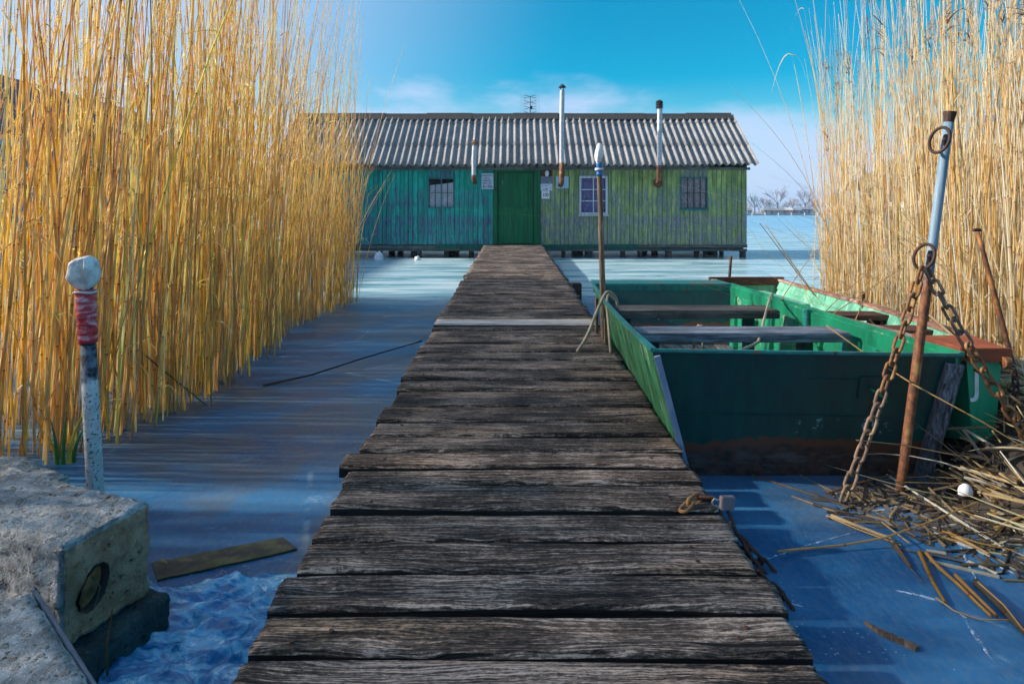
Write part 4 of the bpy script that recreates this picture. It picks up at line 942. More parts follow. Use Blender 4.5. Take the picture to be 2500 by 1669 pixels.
def walkway():
    O = Vector((0, 0, 0)); root = empty('wooden_walkway', (0.02, 1.0, 0), 'dark weathered plank walkway leading to the boathouse door', 'walkway'); O = root.location.copy()
    ys = [0.62, 0.83, 1.06, 1.29]
    for py in (1604, 1494, 1395, 1319, 1247, 1182, 1144, 1102, 1064, 1027, 990, 952, 926, 901, 878, 858, 838, 822, 806, 795, 781, 770): 
        y = 1.5
        for _ in range(8): y = (CAM_Z - dock_z(y)) * FPX / (py - HY)
        ys.append(y)
    rr = random.Random(5)
    while ys[-1] < 16.95: ys.append(ys[-1] + rr.uniform(0.15, 0.235))
    ys[-1] = 17.02
    nail = MB().tube([(0, 0, 0), (0, 0, 0.0025)], [0.007, 0.006], 8); nm = bpy.data.meshes.new('nail'); nm.from_pydata([tuple(v) for v in nail.v], [], nail.f); nm.materials.append(M['rust_dark'])
    for i in range(len(ys) - 1):
        a, b = ys[i], ys[i + 1]; y = (a + b) / 2; gap = rr.choice((0.018, 0.022, 0.026, 0.034)) if y < 4.5 else rr.uniform(0.014, 0.026)
        w = b - a - gap; hw = dock_half(y); near = y < 4.2
        xl = -hw + 0.02 + rr.uniform(-0.018, 0.014); xr = hw + 0.02 + rr.uniform(-0.012, 0.012)
        pale = 790 > HY + (CAM_Z - dock_z(y)) / y * FPX > 781 - 1
        if abs(y - 2.76) < 0.09: xl -= 0.045
        me = plank_mesh(w, xl, xr, 90 if near else 26, 22 if near else 8, i * 7 + 1, 1.0 if y < 8 else 0.8)
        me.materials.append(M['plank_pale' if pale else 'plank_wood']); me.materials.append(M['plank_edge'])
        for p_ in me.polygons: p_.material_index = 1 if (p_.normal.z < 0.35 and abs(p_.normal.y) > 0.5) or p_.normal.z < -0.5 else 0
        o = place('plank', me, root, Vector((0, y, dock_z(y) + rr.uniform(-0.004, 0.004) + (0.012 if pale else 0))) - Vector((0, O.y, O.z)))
        o.rotation_euler = (rr.uniform(-0.02, 0.025), rr.uniform(-0.005, 0.005), rr.uniform(-0.009, 0.009))
        o.location.x = 0
        if pale: tag(o, 'pale bleached plank')
        if near and y > 1.3:
            for sx in (-1, 1):
                for q in range(rr.choice((1, 2))):
                    place('nail', nm, o, (sx * (hw - rr.uniform(0.10, 0.2)), rr.uniform(-0.3, 0.3) * w, 0.0015))
    for sx in (-0.45, 0.45):
        pts = [0.6, 4, 8, 12, 17.0]
        for k in range(4):
            a, b = pts[k], pts[k + 1]
            MB().span((0.02 + sx, a, dock_z(a) - 0.13), (0.02 + sx, b, dock_z(b) - 0.13), 0.10, 0.14).build('stringer', 'beam_wood', root, O)
    for y in (3.0, 6.4, 9.6, 12.8, 15.8):
        for sx in (-0.56, 0.57):
            MB().tube([(0.02 + sx, y, -0.2), (0.02 + sx, y, dock_z(y) - 0.06)], 0.055, 9).build('pile', 'beam_wood', root, O)
    c = W(1412, 718, 8.6)
    MB().box((0.80, 8.5, 0.10), (0.12, 0.16, 0.34)).build('side_post', 'beam_wood', root, O, bevel=0.006)
walkway()

# ================================================================== CONCRETE
def rough_block(name, b4, z0, z1, mats, label, hole=None, div=30, amp=0.011, cat='concrete block', face_mat=None, skew=(0, 0)):
    """b4: corners of the footprint, counter-clockwise; surface broken up with noise"""
    O = Vector((sum(p[0] for p in b4) / 4, sum(p[1] for p in b4) / 4, z0))
    bm = bmesh.new(); lo = [bm.verts.new((p[0], p[1], z0)) for p in b4]; hi = [bm.verts.new((p[0] + skew[0], p[1] + skew[1], z1)) for p in b4]
    bm.faces.new(lo[::-1]); bm.faces.new(hi)
    for i in range(4): bm.faces.new((lo[i], lo[(i + 1) % 4], hi[(i + 1) % 4], hi[i]))
    for f in bm.faces: f.material_index = 0
    if face_mat is not None:
        bm.faces.ensure_lookup_table()
        for k in face_mat: bm.faces[2 + k].material_index = 1
    bmesh.ops.bevel(bm, geom=bm.edges[:], offset=0.008, segments=2, affect='EDGES')
    longe = [e for e in bm.edges if e.calc_length() > 0.04]
    bmesh.ops.subdivide_edges(bm, edges=longe, cuts=div, use_grid_fill=True)
    bm.normal_update()
    for v in bm.verts:
        p = v.co; n = v.normal.copy()
        d = amp * mnoise.noise(p * 9) + amp * 0.8 * mnoise.noise(p * 28) + amp * 0.5 * mnoise.noise(p * 70)
        e = mnoise.noise(p * 15 + Vector((3, 3, 3)))
        v.co = p + n * d
    for v in bm.verts: v.co -= O
    me = bpy.data.meshes.new(name); bm.to_mesh(me); bm.free()
    for m in mats: me.materials.append(M[m])
    me.polygons.foreach_set('use_smooth', [True] * len(me.polygons))
    o = bpy.data.objects.new(name, me); COL.objects.link(o); o.location = O; tag(o, label, cat)
    return o, O
A_ = Vector((-0.993, 1.87)); C_ = Vector((-1.061, 1.608)); Bd = Vector((-0.902, 0.432))   # right corner, front corner, direction to the left
bl = 0.62
blk, bO = rough_block('concrete_block', [C_, A_, A_ + Bd * bl, C_ + Bd * bl], 0.105, 0.357, ['concrete', 'concrete_brown'], 'square concrete block with a round rusty hole beside the ice', face_mat=[0])
# rusty pipe socket cut into the end face of the block
def block_hole():
    fdir = Vector((A_.x - C_.x, A_.y - C_.y, 0)).normalized(); nrm = Vector((fdir.y, -fdir.x, 0)); up = Vector((0, 0, 1)); k = 24
    c = Vector((C_.x, C_.y, 0)) + fdir * 0.088 + Vector((0, 0, 0.222))
    def ring(r, off): return [c + nrm * off + (fdir * math.cos(2 * PI * i / k) * 0.80 + up * math.sin(2 * PI * i / k) + fdir * 0.25 * math.sin(2 * PI * i / k)) * r * (1 + 0.03 * math.sin(3 * i)) for i in range(k)]
    def loft(rings, cap0, cap1):
        vs = [v for r in rings for v in r]; fs = [(j * k + i, j * k + (i + 1) % k, (j + 1) * k + (i + 1) % k, (j + 1) * k + i) for j in range(len(rings) - 1) for i in range(k)]
        if cap0: fs.append(tuple(range(k))[::-1])
        if cap1: fs.append(tuple((len(rings) - 1) * k + i for i in range(k)))
        return MB().add(vs, fs)
    cut = loft([ring(0.053, 0.06), ring(0.052, -0.05)], True, True).build('cutter', 'rust_dark', None, (0, 0, 0))
    bo = blk.modifiers.new('hole', 'BOOLEAN'); bo.operation = 'DIFFERENCE'; bo.object = cut; bo.solver = 'EXACT'
    bpy.context.view_layer.update(); me = bpy.data.meshes.new_from_object(blk.evaluated_get(bpy.context.evaluated_depsgraph_get()))
    blk.modifiers.clear(); blk.data = me; bpy.data.objects.remove(cut)
    loft([ring(0.0535, 0.006), ring(0.047, 0.005), ring(0.046, -0.042)], False, False).build('pipe_rim', 'rust_dark', blk, bO, smooth=True)
    loft([ring(0.0465, -0.016), ring(0.03, -0.022), ring(0.012, -0.016)], False, True).build('rust_plug', 'rust_ochre', blk, bO, smooth=True)
    MB().tube([c - nrm * 0.028 + fdir * 0.016 + up * 0.02, c + nrm * 0.016 + fdir * 0.006, c + nrm * 0.012 - up * 0.05 - fdir * 0.01], 0.0012, 4).build('wire', 'rust_pale', blk, bO)
block_hole()
rough_block('concrete_slab', [(-1.60, 2.24), (-1.62, 2.02), (-1.40, 1.99), (-1.34, 2.12)][::-1] if False else [(-2.10, 2.02), (-1.50, 1.915), (-1.335, 2.055), (-1.62, 2.26)], 0.02, 0.352, ['concrete'], 'cracked concrete piece behind the block with a hole', div=20)
nb = 0.05
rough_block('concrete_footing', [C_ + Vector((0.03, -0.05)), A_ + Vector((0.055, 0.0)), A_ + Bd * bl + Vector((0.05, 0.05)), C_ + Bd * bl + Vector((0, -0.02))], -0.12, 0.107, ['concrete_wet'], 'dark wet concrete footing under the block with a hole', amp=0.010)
def front_slab():
    P = Vector((-1.09, 1.545)); u = Vector((0.725, -0.69)); v = Vector((-0.69, -0.725)); z1 = 0.30
    o, O = rough_block('paving_slab', [P, P + v * 0.75, P + v * 0.75 + u * 0.75, P + u * 0.75], z1 - 0.11, z1, ['concrete'], 'pale concrete slab with steel edge in the near corner', div=26, amp=0.004, cat='slab')
    e = MB(); a = P + u * (-0.003) ; b = P + u * 0.75; nn = Vector((0.69, 0.725))
    p0 = Vector((a.x, a.y, 0)) + Vector((nn.x, nn.y, 0)) * 0.008; p1 = Vector((b.x, b.y, 0)) + Vector((nn.x, nn.y, 0)) * 0.008
    e.span(p0 + Vector((0, 0, z1 - 0.058)), p1 + Vector((0, 0, z1 - 0.058)), 0.010, 0.10)
    e.build('steel_edge', 'steel_dark', o, O, bevel=0.002)
front_slab()
def frozen_board():
    c4 = [G(372, 1362, 0.02), G(690, 1301, 0.02), G(724, 1330, 0.02), G(384, 1404, 0.02)]
    O = sum(c4, Vector()) / 4; O.z = 0
    m = MB(); n = 14; vs = []
    for j in range(2):
        for i in range(n + 1):
            a = c4[0].lerp(c4[1], i / n) if j == 0 else c4[3].lerp(c4[2], i / n)
            w = 0.008 * mnoise.noise(Vector((i * 0.7, j * 5, 0))); vs.append((a.x, a.y + w, 0.007)); 
    vs += [(v[0], v[1], -0.05) for v in vs]; k = n + 1; fs = [(i, i + 1, k + i + 1, k + i) for i in range(n)]
    q = 2 * k; fs += [(k + i, k + i + 1, q + k + i + 1, q + k + i) for i in range(n)] + [(i + 1, i, q + i, q + i + 1) for i in range(n)] + [(0, k, q + k, q), (n, q + n, q + k + n, k + n)]
    tag(m.add(vs, fs).build('frozen_board', 'mossy_board', None, O), 'mossy board frozen into the ice beside the concrete block', 'board')
frozen_board()

# ================================================================== POSTS
def bag_mesh(c, w, h, seed, lean=0.0):
    """crumpled plastic bag tied over a post top: blunt crown, folds running down to the tie"""
    bm = bmesh.new(); bmesh.ops.create_icosphere(bm, subdivisions=5, radius=1)
    for v in bm.verts:
        p = v.co.copy(); e = 0.72; x, y, z = (math.copysign(abs(a) ** e, a) for a in p)
        a = math.atan2(y, x)
        k = 0.92 + 0.22 * mnoise.noise(p * 1.3 + Vector((seed, 0, 0))) - 0.10 * abs(mnoise.noise(Vector((math.cos(a) * 2.6, math.sin(a) * 2.6, p.z * 0.9 + seed)))) * 1.6 - 0.07 * abs(mnoise.noise(p * 5 + Vector((0, seed, 0)))) + 0.02 * mnoise.noise(p * 11)
        t = (z + 1) / 2; prof = 0.62 + 0.38 * min(1, t * 2.4) - 0.16 * max(0, t - 0.75) * 4 * 0.4
        v.co = Vector((x * w / 2 * k * prof + lean * z, y * w / 2 * k * prof, z * h / 2 * (0.95 + 0.12 * mnoise.noise(Vector((p.x * 2, p.y * 2, seed)))))) + c
    mb = MB(); mb.v = [v.co.copy() for v in bm.verts]; idx = {v: i for i, v in enumerate(bm.verts)}; mb.f = [tuple(idx[v] for v in f.verts) for f in bm.faces]; bm.free(); return mb
def left_post():
    a = Vector((-1.515, 2.50, -0.1)); top = W(205, 640, 2.5); d = (top - a); root = empty('mooring_post', (a.x, a.y, 0), 'white post with red and white tape and a bagged top in the left reeds', 'post'); O = root.location.copy()
    def at(py):   # point of the axis at an image row
        z = CAM_Z - (py - HY) / FPX * 2.5; return a + d * ((z - a.z) / d.z)
    MB().tube([a, at(1190), at(1000), at(842)], [0.029, 0.029, 0.0285, 0.027], 16).tube([at(840), at(700)], [0.0255, 0.0255], 12).build('shaft', 'post_white', root, O, smooth=True)
    pts = [at(y) for y in np.linspace(836, 708, 22)]
    MB().tube(pts, [0.0325 + 0.0022 * math.sin(i * 1.9) + 0.0015 * math.sin(i * 4.1) + 0.004 * i / 22 for i in range(22)], 18).build('tape_wrap', 'red_tape', root, O, smooth=True)
    bag_mesh(at(669), 0.112, 0.135, 3.1).build('plastic_bag', 'bag', root, O, smooth=True)
    tie = at(712); MB().tube([tie + Vector((math.cos(t) * 0.037, math.sin(t) * 0.037, 0.002 * math.sin(3 * t))) for t in np.linspace(0, 2 * PI, 18)[:-1]], 0.004, 6, closed=True).build('tie', 'bag', root, O)
left_post()
def boat_pole():
    a = Vector((0.700, 5.12, -0.15)); t = W(1462, 372, 5.2); d = t - a
    root = empty('wooden_pole', (a.x, a.y, 0), 'slim wooden pole with blue band and bagged top beside the punt', 'pole'); O = root.location.copy()
    def at(py): z = CAM_Z - (py - HY) / FPX * 5.17; return a + d * ((z - a.z) / d.z)
    MB().tube([a, at(830), at(640), at(425), at(395)], [0.023, 0.023, 0.021, 0.019, 0.018], 12).build('shaft', 'pole_wood', root, O, smooth=True)
    pts = [at(y) for y in np.linspace(429, 398, 9)]
    MB().tube(pts, [0.0235 + 0.002 * math.sin(i * 2) for i in range(9)], 14).build('blue_tape', 'blue_tape', root, O, smooth=True)
    for k in range(2):
        p = at(411 + k * 2); MB().tube([p + Vector((math.cos(q) * 0.029, math.sin(q) * 0.029, 0.004 * math.sin(q + k))) for q in np.linspace(0, 2 * PI, 16)[:-1]], 0.0055, 6, closed=True).build('cord', 'rope_white', root, O)
    bag_mesh(at(376), 0.064, 0.17, 8.4, 0.006).build('plastic_bag', 'bag', root, O, smooth=True)
boat_pole()
def leaning_pole():
    b = Vector((1.575, 2.80, -0.12)); t = W(2318, 285, 2.76); d = t - b
    root = empty('leaning_pole', (b.x, b.y, 0), 'leaning blue-grey iron pole with two rings, rusty below', 'pole'); O = root.location.copy()
    def at(py): z = CAM_Z - (py - HY) / FPX * 2.78; return b + d * ((z - b.z) / d.z)
    MB().tube([b] + [at(y) for y in np.linspace(1150, 296, 10)], 0.0185, 14).build('shaft', 'pole_blue', root, O, smooth=True)
    ax = d.normalized()
    MB().tube([t - ax * 0.022, t - ax * 0.006, t + ax * 0.02], [0.0195, 0.021, 0.0245], 14).build('flared_top', 'rust_dark', root, O, smooth=False)
    rings = []
    for py, px, rad, ang in ((345, 2293, 0.050, 0.9), (625, 2247, 0.050, 0.75)):
        p = at(py); c = p + Vector((-0.046, -0.030, 0)); e1 = Vector((math.cos(ang), -math.sin(ang), 0.15)); e1.normalize(); e2 = ax
        MB().tube([c + (e1 * math.cos(q) * 0.75 + e2 * math.sin(q)) * rad for q in np.linspace(0, 2 * PI, 25)[:-1]], 0.0065, 8, closed=True).build('ring', 'rust_dark', root, O, smooth=True)
        MB().tube([p + Vector((-0.010, -0.012, -0.02)), p + Vector((-0.022, -0.02, 0.0)), p + Vector((-0.010, -0.012, 0.02))], 0.008, 8).build('lug', 'rust_dark', root, O)
        rings.append(c - e2 * rad)
    return rings
RINGS = leaning_pole()
def rust_rod():
    pts = [W(2387, 568, 3.25), W(2400, 612, 3.24), W(2420, 690, 3.22), W(2450, 800, 3.19), W(2480, 920, 3.16), W(2510, 1060, 3.1), W(2526, 1160, 3.08)]
    root = empty('rusty_rod', (pts[-1].x, pts[-1].y, 0.0), 'thin leaning rusty rod with hooked tip in front of the right reeds', 'rod'); O = root.location.copy()
    MB().tube(pts, [0.009, 0.010, 0.012, 0.012, 0.0115, 0.0115, 0.0115], 10).build('shaft', 'rust', root, O, smooth=True)
    p = pts[0]; MB().tube([p + Vector((-0.02, 0, 0.012)), p + Vector((0.01, 0, 0.014)), p + Vector((0.012, 0, 0.006))], 0.008, 8).build('hooked_tip', 'rust_dark', root, O)
rust_rod()
st = W(1780, 690, 7.6); s2 = W(1785, 626, 7.6)
tag(MB().tube([(st.x, 7.6, -0.1), st, s2, s2 + Vector((0.001, 0, 0.006))], [0.016, 0.016, 0.015, 0.011], 9).build('rusty_stake', 'rust_dark', None, (st.x, 7.6, 0), smooth=True), 'short rusty stake behind the brown-capped rowing boat', 'stake')

# ================================================================== CHAINS
def link_mesh(L, wd, r, mat):
    n = 20; pts = []; h = L / 2 - wd / 2 
    for k in range(n):
        a = 2 * PI * k / n; x = (wd / 2 - r) * math.cos(a); z = (wd / 2 - r) * math.sin(a); z += h * (1 if math.sin(a) > 0 else -1) if abs(math.sin(a)) > 1e-6 else 0
        pts.append(Vector((x, 0, z)))
    mb = MB().tube(pts, r, 7, closed=True); me = bpy.data.meshes.new('link'); me.from_pydata([tuple(v) for v in mb.v], [], mb.f); me.materials.append(M[mat])
    me.polygons.foreach_set('use_smooth', [True] * len(me.polygons)); return me
def chain(label, pts, pitch, L, wd, r, mats, roll0=0.0, name='chain', upref=Vector((0, -1, 0))):
    pts = [Vector(p) for p in pts]; seg = [0]
    for i in range(1, len(pts)): seg.append(seg[-1] + (pts[i] - pts[i - 1]).length)
    root = empty(name, pts[0], label, 'chain'); mm = [link_mesh(L, wd, r, m) for m in mats]
    def P(s): 
        s = max(0, min(seg[-1], s)); return Vector(tuple(np.interp(s, seg, [p[k] for p in pts]) for k in range(3)))
    n = int(seg[-1] / pitch); rr = random.Random(len(label))
    for i in range(n):
        s = (i + 0.5) * pitch; c = P(s); z = (P(s - pitch * .6) - P(s + pitch * .6)).normalized()
        x = upref.cross(z).normalized(); y = z.cross(x); ang = roll0 + (PI / 2 if i % 2 else 0) + rr.uniform(-0.28, 0.28)
        x2 = x * math.cos(ang) + y * math.sin(ang); y2 = z.cross(x2)
        place('link', mm[min(len(mm) - 1, int(i / n * len(mm)))], root, c - pts[0], Matrix((x2, y2, z)).transposed().to_quaternion())
    return root
r0 = RINGS[1]
def hang(a, b, sag, n=12): return [a.lerp(b, i / n) - Vector((0, 0, sag * 4 * (i / n) * (1 - i / n))) for i in range(n + 1)]
end = G(2050, 1243, -0.02)
chain('rusty chain hanging from the pole ring down to the ice before the punt', hang(r0 + Vector((-0.005, -0.004, 0.004)), end, 0.035), 0.0575, 0.084, 0.050, 0.0064, ['rust_ochre', 'rust_pale'], 0.5)
end2 = Vector((2.17, 2.70, 0.09))
chain('rusty orange chain from the pole ring across to the reed litter', hang(r0 + Vector((0.012, -0.004, 0.004)), end2, 0.05), 0.0575, 0.084, 0.050, 0.0064, ['rust_pale', 'rust_ochre', 'rust_ochre'], 0.7)
tb = MB(); q = G(2130, 930, 0.0); 
# chain and padlock on the walkway edge
z = 0.168
c0 = [W(1688, 1250, 2.33), W(1700, 1235, 2.345), W(1712, 1223, 2.37), W(1745, 1212, 2.38), W(1765, 1222, 2.36)]
ch = [Vector((0.575, 2.29, 0.150)), Vector((0.61, 2.335, 0.158)), Vector((0.655, 2.36, 0.166)), Vector((0.70, 2.345, 0.164))]
chain('short rusty chain loop lying on the walkway edge at the padlock', ch, 0.050, 0.076, 0.046, 0.0062, ['rust_ochre', 'rust'], 0.25, upref=Vector((0, 0, 1)))
chain('dark rusty chain sagging from the padlock along the walkway side', [Vector((0.722, 2.33, 0.135)), Vector((0.735, 2.28, 0.085)), Vector((0.748, 2.20, 0.055)), Vector((0.762, 2.10, 0.03)), Vector((0.80, 2.01, 0.006)), Vector((0.815, 1.975, -0.02))], 0.050, 0.076, 0.046, 0.0062, ['rust_dark'], 0.5)
chain('stub of dark chain frozen into the ice beside the walkway', [Vector((0.745, 2.27, 0.07)), Vector((0.775, 2.225, 0.045)), Vector((0.815, 2.19, 0.012)), Vector((0.84, 2.17, -0.02))], 0.050, 0.076, 0.046, 0.0062, ['rust_dark'], 0.9)
def padlock():
    O = Vector((0.735, 2.335, 0.135)); root = empty('padlock', O, 'square steel padlock on the chain at the walkway edge', 'padlock')
    rot = Matrix.Rotation(0.12, 3, 'Y') @ Matrix.Rotation(0.3, 3, 'Z')
    MB().box(O + Vector((0, 0, 0.022)), (0.054, 0.022, 0.046), rot).build('body', 'padlock', root, O, bevel=0.003)
    MB().tube([O + Vector((-0.027, 0, 0.030)), O + Vector((-0.045, 0, 0.036)), O + Vector((-0.05, 0, 0.024)), O + Vector((-0.045, 0, 0.012)), O + Vector((-0.027, 0, 0.012))], 0.0045, 7).build('shackle', 'aluminium', root, O, smooth=True)
padlock()

# ================================================================== PUNT
def shell(mb_pts_a, mb_pts_b): pass
def punt():
    NL, NR, FR, FL = Vector((0.586, 2.85, 0.570)), Vector((1.884, 2.85, 0.550)), Vector((2.0, 6.2, 0.49)), Vector((0.735, 6.2, 0.49))
    nl, nr_, fr, fl = Vector((0.765, 2.99, -0.03)), Vector((1.80, 2.99, -0.03)), Vector((1.90, 5.92, -0.03)), Vector((0.84, 5.92, -0.03))
    O = Vector((1.3, 2.95, 0)); root = empty('punt', O, 'dark green flat-ended steel punt moored against the walkway', 'boat')
    n = 16
    def edge(a, b, bulge, sag=0.0): return [a.lerp(b, i / n) + Vector((bulge * 4 * (i / n) * (1 - i / n), 0, -sag * 4 * (i / n) * (1 - i / n))) for i in range(n + 1)]
    TL, TR, BL, BR = edge(NL, FL, -0.010, 0.02), edge(NR, FR, 0.02, 0.01), edge(nl, fl, -0.01), edge(nr_, fr, 0.02)
    th = 0.014
    def side(T, B, sgn, name, mat):
        m = MB(); vs = []; k = 6
        for off in (0, 1):
            for i in range(n + 1):
                for j in range(k + 1):
                    p = B[i].lerp(T[i], j / k); p = p + Vector((-sgn * th * off, 0, 0)); vs.append(p)
        fs = []; K = k + 1; tot = (n + 1) * K
        for i in range(n):
            for j in range(k):
                a = i * K + j; fs.append((a, a + K, a + K + 1, a + 1)); b = tot + a; fs.append((b, b + 1, b + K + 1, b + K))
            a = i * K + k; fs.append((a, a + K, tot + a + K, tot + a)); a = i * K; fs.append((a + K, a, tot + a, tot + a + K))
        return m.add(vs, fs).build(name, mat, root, O, smooth=False)
    side(TL, BL, -1, 'side', 'hull_side'); rs = side(TR, BR, 1, 'side', 'hull_dark')
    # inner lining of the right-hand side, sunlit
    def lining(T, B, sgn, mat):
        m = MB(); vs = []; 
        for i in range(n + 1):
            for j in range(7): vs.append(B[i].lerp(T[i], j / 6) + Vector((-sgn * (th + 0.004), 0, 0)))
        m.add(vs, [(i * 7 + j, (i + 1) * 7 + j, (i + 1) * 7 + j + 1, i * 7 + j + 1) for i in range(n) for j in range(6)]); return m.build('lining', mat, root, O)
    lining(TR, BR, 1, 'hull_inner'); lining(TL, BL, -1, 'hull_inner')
    def plate(a, b, c, d, t, name, mat, k=10):   # a b top edge, c d bottom edge, thickness along y
        vs = []; fs = []
        for off in (0, 1):
            for i in range(k + 1):
                for j in range(k + 1):
                    vs.append(d.lerp(c, i / k).lerp(a.lerp(b, i / k), j / k) + Vector((0, t * off, 0)))
        K = k + 1; tot = K * K
        for i in range(k):
            for j in range(k):
                p = i * K + j; fs.append((p, p + K, p + K + 1, p + 1)); q = tot + p; fs.append((q, q + 1, q + K + 1, q + K))
            p = i * K + k; fs.append((p, p + K, tot + p + K, tot + p)); p = i * K; fs.append((p + K, p, tot + p, tot + p + K))
            p = i; fs.append((p, p + 1, tot + p + 1, tot + p)); p = k * K + i; fs.append((p + 1, p, tot + p, tot + p + 1))
        return MB().add(vs, fs).build(name, mat, root, O)
    e = Vector((0.004, 0, 0))
    tr_ = plate(NL - e * 0, NR, nr_, nl, 0.014, 'transom', 'hull_dark', 14); tag(tr_, 'dark green flat end with rust along the waterline')
    plate(FL, FR, fr, fl, -0.014, 'transom', 'hull_dark', 6)
    # far raked deck lip
    MB().hexa([FL + Vector((0, -.02, -.02)), FR + Vector((0, -.02, -.02)), FR + Vector((-0.02, .35, -.02)), FL + Vector((0.02, .35, -.02))], [FL + Vector((0, -.02, .012)), FR + Vector((0, -.02, .012)), FR + Vector((-0.02, .35, .012)), FL + Vector((0.02, .35, .012))]).build('end_deck', 'rim_teal', root, O, bevel=0.004)
    MB().hexa([nl, nr_, fr, fl], [p + Vector((0, 0, 0.014)) for p in (nl, nr_, fr, fl)]).build('bottom', 'hull_dark', root, O)
    # rims
    def rim(P, name, mat, w=0.030, h=0.022, lift=0.011, inn=0.0):
        m = MB(); vs = []
        for p in P:
            vs += [p + Vector((-w / 2 + inn, 0, lift - h / 2)), p + Vector((w / 2 + inn, 0, lift - h / 2)), p + Vector((w / 2 + inn, 0, lift + h / 2)), p + Vector((-w / 2 + inn, 0, lift + h / 2))]
        k = len(P); fs = [(i * 4 + j, i * 4 + (j + 1) % 4, (i + 1) * 4 + (j + 1) % 4, (i + 1) * 4 + j) for i in range(k - 1) for j in range(4)] + [(0, 1, 2, 3), tuple((k - 1) * 4 + j for j in (3, 2, 1, 0))]
        return m.add(vs, fs).build(name, mat, root, O)
    rim(TL, 'rim', 'rim_teal', 0.024, 0.016, 0.006, 0.004); rim(TR, 'rim', 'rail_green', 0.024, 0.016, 0.008, -0.004)
    rim(TR, 'inner_rail', 'rail_green', 0.012, 0.075, -0.046, -0.026)
    MB().span(NL + Vector((0.0, 0.0, 0.004)), NR + Vector((0, 0.0, 0.004)), 0.024, 0.014).build('rim', 'rim_teal', root, O, bevel=0.004)
    MB().span(FL + Vector((0.0, -0.035, -0.03)), FR + Vector((0, -0.035, -0.03)), 0.012, 0.06).build('inner_rail', 'rim_teal', root, O)
    # ribs
    for i, u in enumerate((0.10, 0.255, 0.40, 0.53, 0.66, 0.80, 0.93)):
        for T, B, s in ((TR, BR, 1), (TL, BL, -1)):
            k = int(u * n); f = u * n - k; t = T[k].lerp(T[k + 1], f); b = B[k].lerp(B[k + 1], f); off = Vector((-s * 0.036, 0, 0))
            MB().span(b + off + Vector((0, 0, 0.04)), t + off - Vector((0, 0, 0.085)), 0.034, 0.030, (0, 1, 0)).build('rib', 'rail_green', root, O, bevel=0.003)
    for T, B, s in ((TR, BR, 1),):
        P = [T[i].lerp(B[i], 0.42) + Vector((-s * 0.032, 0, 0)) for i in range(3, n - 1)]
        for i in range(0, len(P) - 2, 3): MB().span(P[i] + Vector((0, 0.06, 0)), P[i + 2], 0.022, 0.05).build('stringer_rail', 'rail_green', root, O, bevel=0.003)
    # rowlock block on the far rail
    k = int(0.47 * n); p = TR[k].lerp(TR[k + 1], 0.5) + Vector((-0.05, 0, -0.05)); MB().tube([p + Vector((0, 0, -0.07)), p + Vector((0, 0, 0.06))], 0.021, 12).build('rowlock', 'rim_teal', root, O, smooth=False)
    # thwarts
    def thwart(y0, y1, z, mat, x0, x1, t=0.045, label=None):
        o_ = MB().box(((x0 + x1) / 2, (y0 + y1) / 2, z - t / 2), (x1 - x0, y1 - y0, t)).build('thwart', mat, root, O, bevel=0.006)
        if label: tag(o_, label)
    thwart(3.70, 3.93, 0.495, 'thwart_wood', 0.69, 1.84, 0.052, 'bleached blue-grey thwart')
    thwart(4.58, 4.86, 0.49, 'thwart_dark', 0.72, 1.80, 0.055, 'rotten brown thwart')
    for y in (3.86, 4.78):
        for x in (0.80, 1.66): MB().box((x, y + 0.02, 0.24), (0.05, 0.12, 0.42)).build('thwart_leg', 'hull_dark', root, O)
    MB().box((1.02, 4.22, 0.40), (0.42, 0.10, 0.05)).build('loose_plank', 'thwart_dark', root, O, bevel=0.005)
    # floor boards
    for i in range(7):
        x = 0.88 + i * 0.135; MB().box((x, 4.35, 0.065), (0.118, 2.4, 0.022)).build('floor_board', 'floor_wood', root, O, bevel=0.004)
    for y in (3.6, 4.5, 5.3): MB().box((1.29, y, 0.035), (0.98, 0.05, 0.035)).build('floor_bearer', 'brown_wood', root, O)
    MB().box((1.30, 4.05, 0.12), (0.86, 0.05, 0.03)).build('floor_cleat', 'brown_wood', root, O)
    # corner board, peeled strip, mooring plate with eye
    tn = ((NR - NL).cross(nl - NL)).normalized(); 
    if tn.y > 0: tn = -tn
    up = (NR - nr_).normalized()
    MB().span(nr_ + up * 0.03 + tn * 0.014 + Vector((-0.02, 0, 0)), NR - up * 0.03 + tn * 0.014 + Vector((-0.035, 0, 0)), 0.075, 0.024, tn).build('corner_board', 'corner_wood', root, O, bevel=0.003)
    MB().span(nl + (NL - nl) * 0.10 + tn * 0.006 + Vector((0.014, 0, 0)), NL - (NL - nl) * 0.03 + tn * 0.006 + Vector((0.014, 0, 0)), 0.026, 0.010, tn).build('corner_strip', 'strip_peel', root, O)
    c = NL.lerp(nl, 0.24) + (NR - NL) * 0.70; c = c + tn * 0.004
    rt = (NR - NL).normalized(); dn = (nr_ - NR).normalized()
    pl = MB(); s = 0.055
    pl.span(c - rt * 0.075, c + rt * 0.075, 0.10, 0.008, tn); pl.build('mooring_plate', 'hull_dark', root, O, bevel=0.002)
    e0 = c + tn * 0.008
    MB().tube([e0 + rt * -0.03, e0 + rt * -0.035 + tn * 0.03 - dn * 0.005, e0 + rt * -0.005 + tn * 0.045 + dn * 0.01, e0 + rt * 0.03 + tn * 0.035 + dn * 0.04, e0 + rt * 0.04 + tn * 0.005 + dn * 0.045], 0.0055, 7).build('mooring_eye', 'rail_green', root, O, smooth=True)
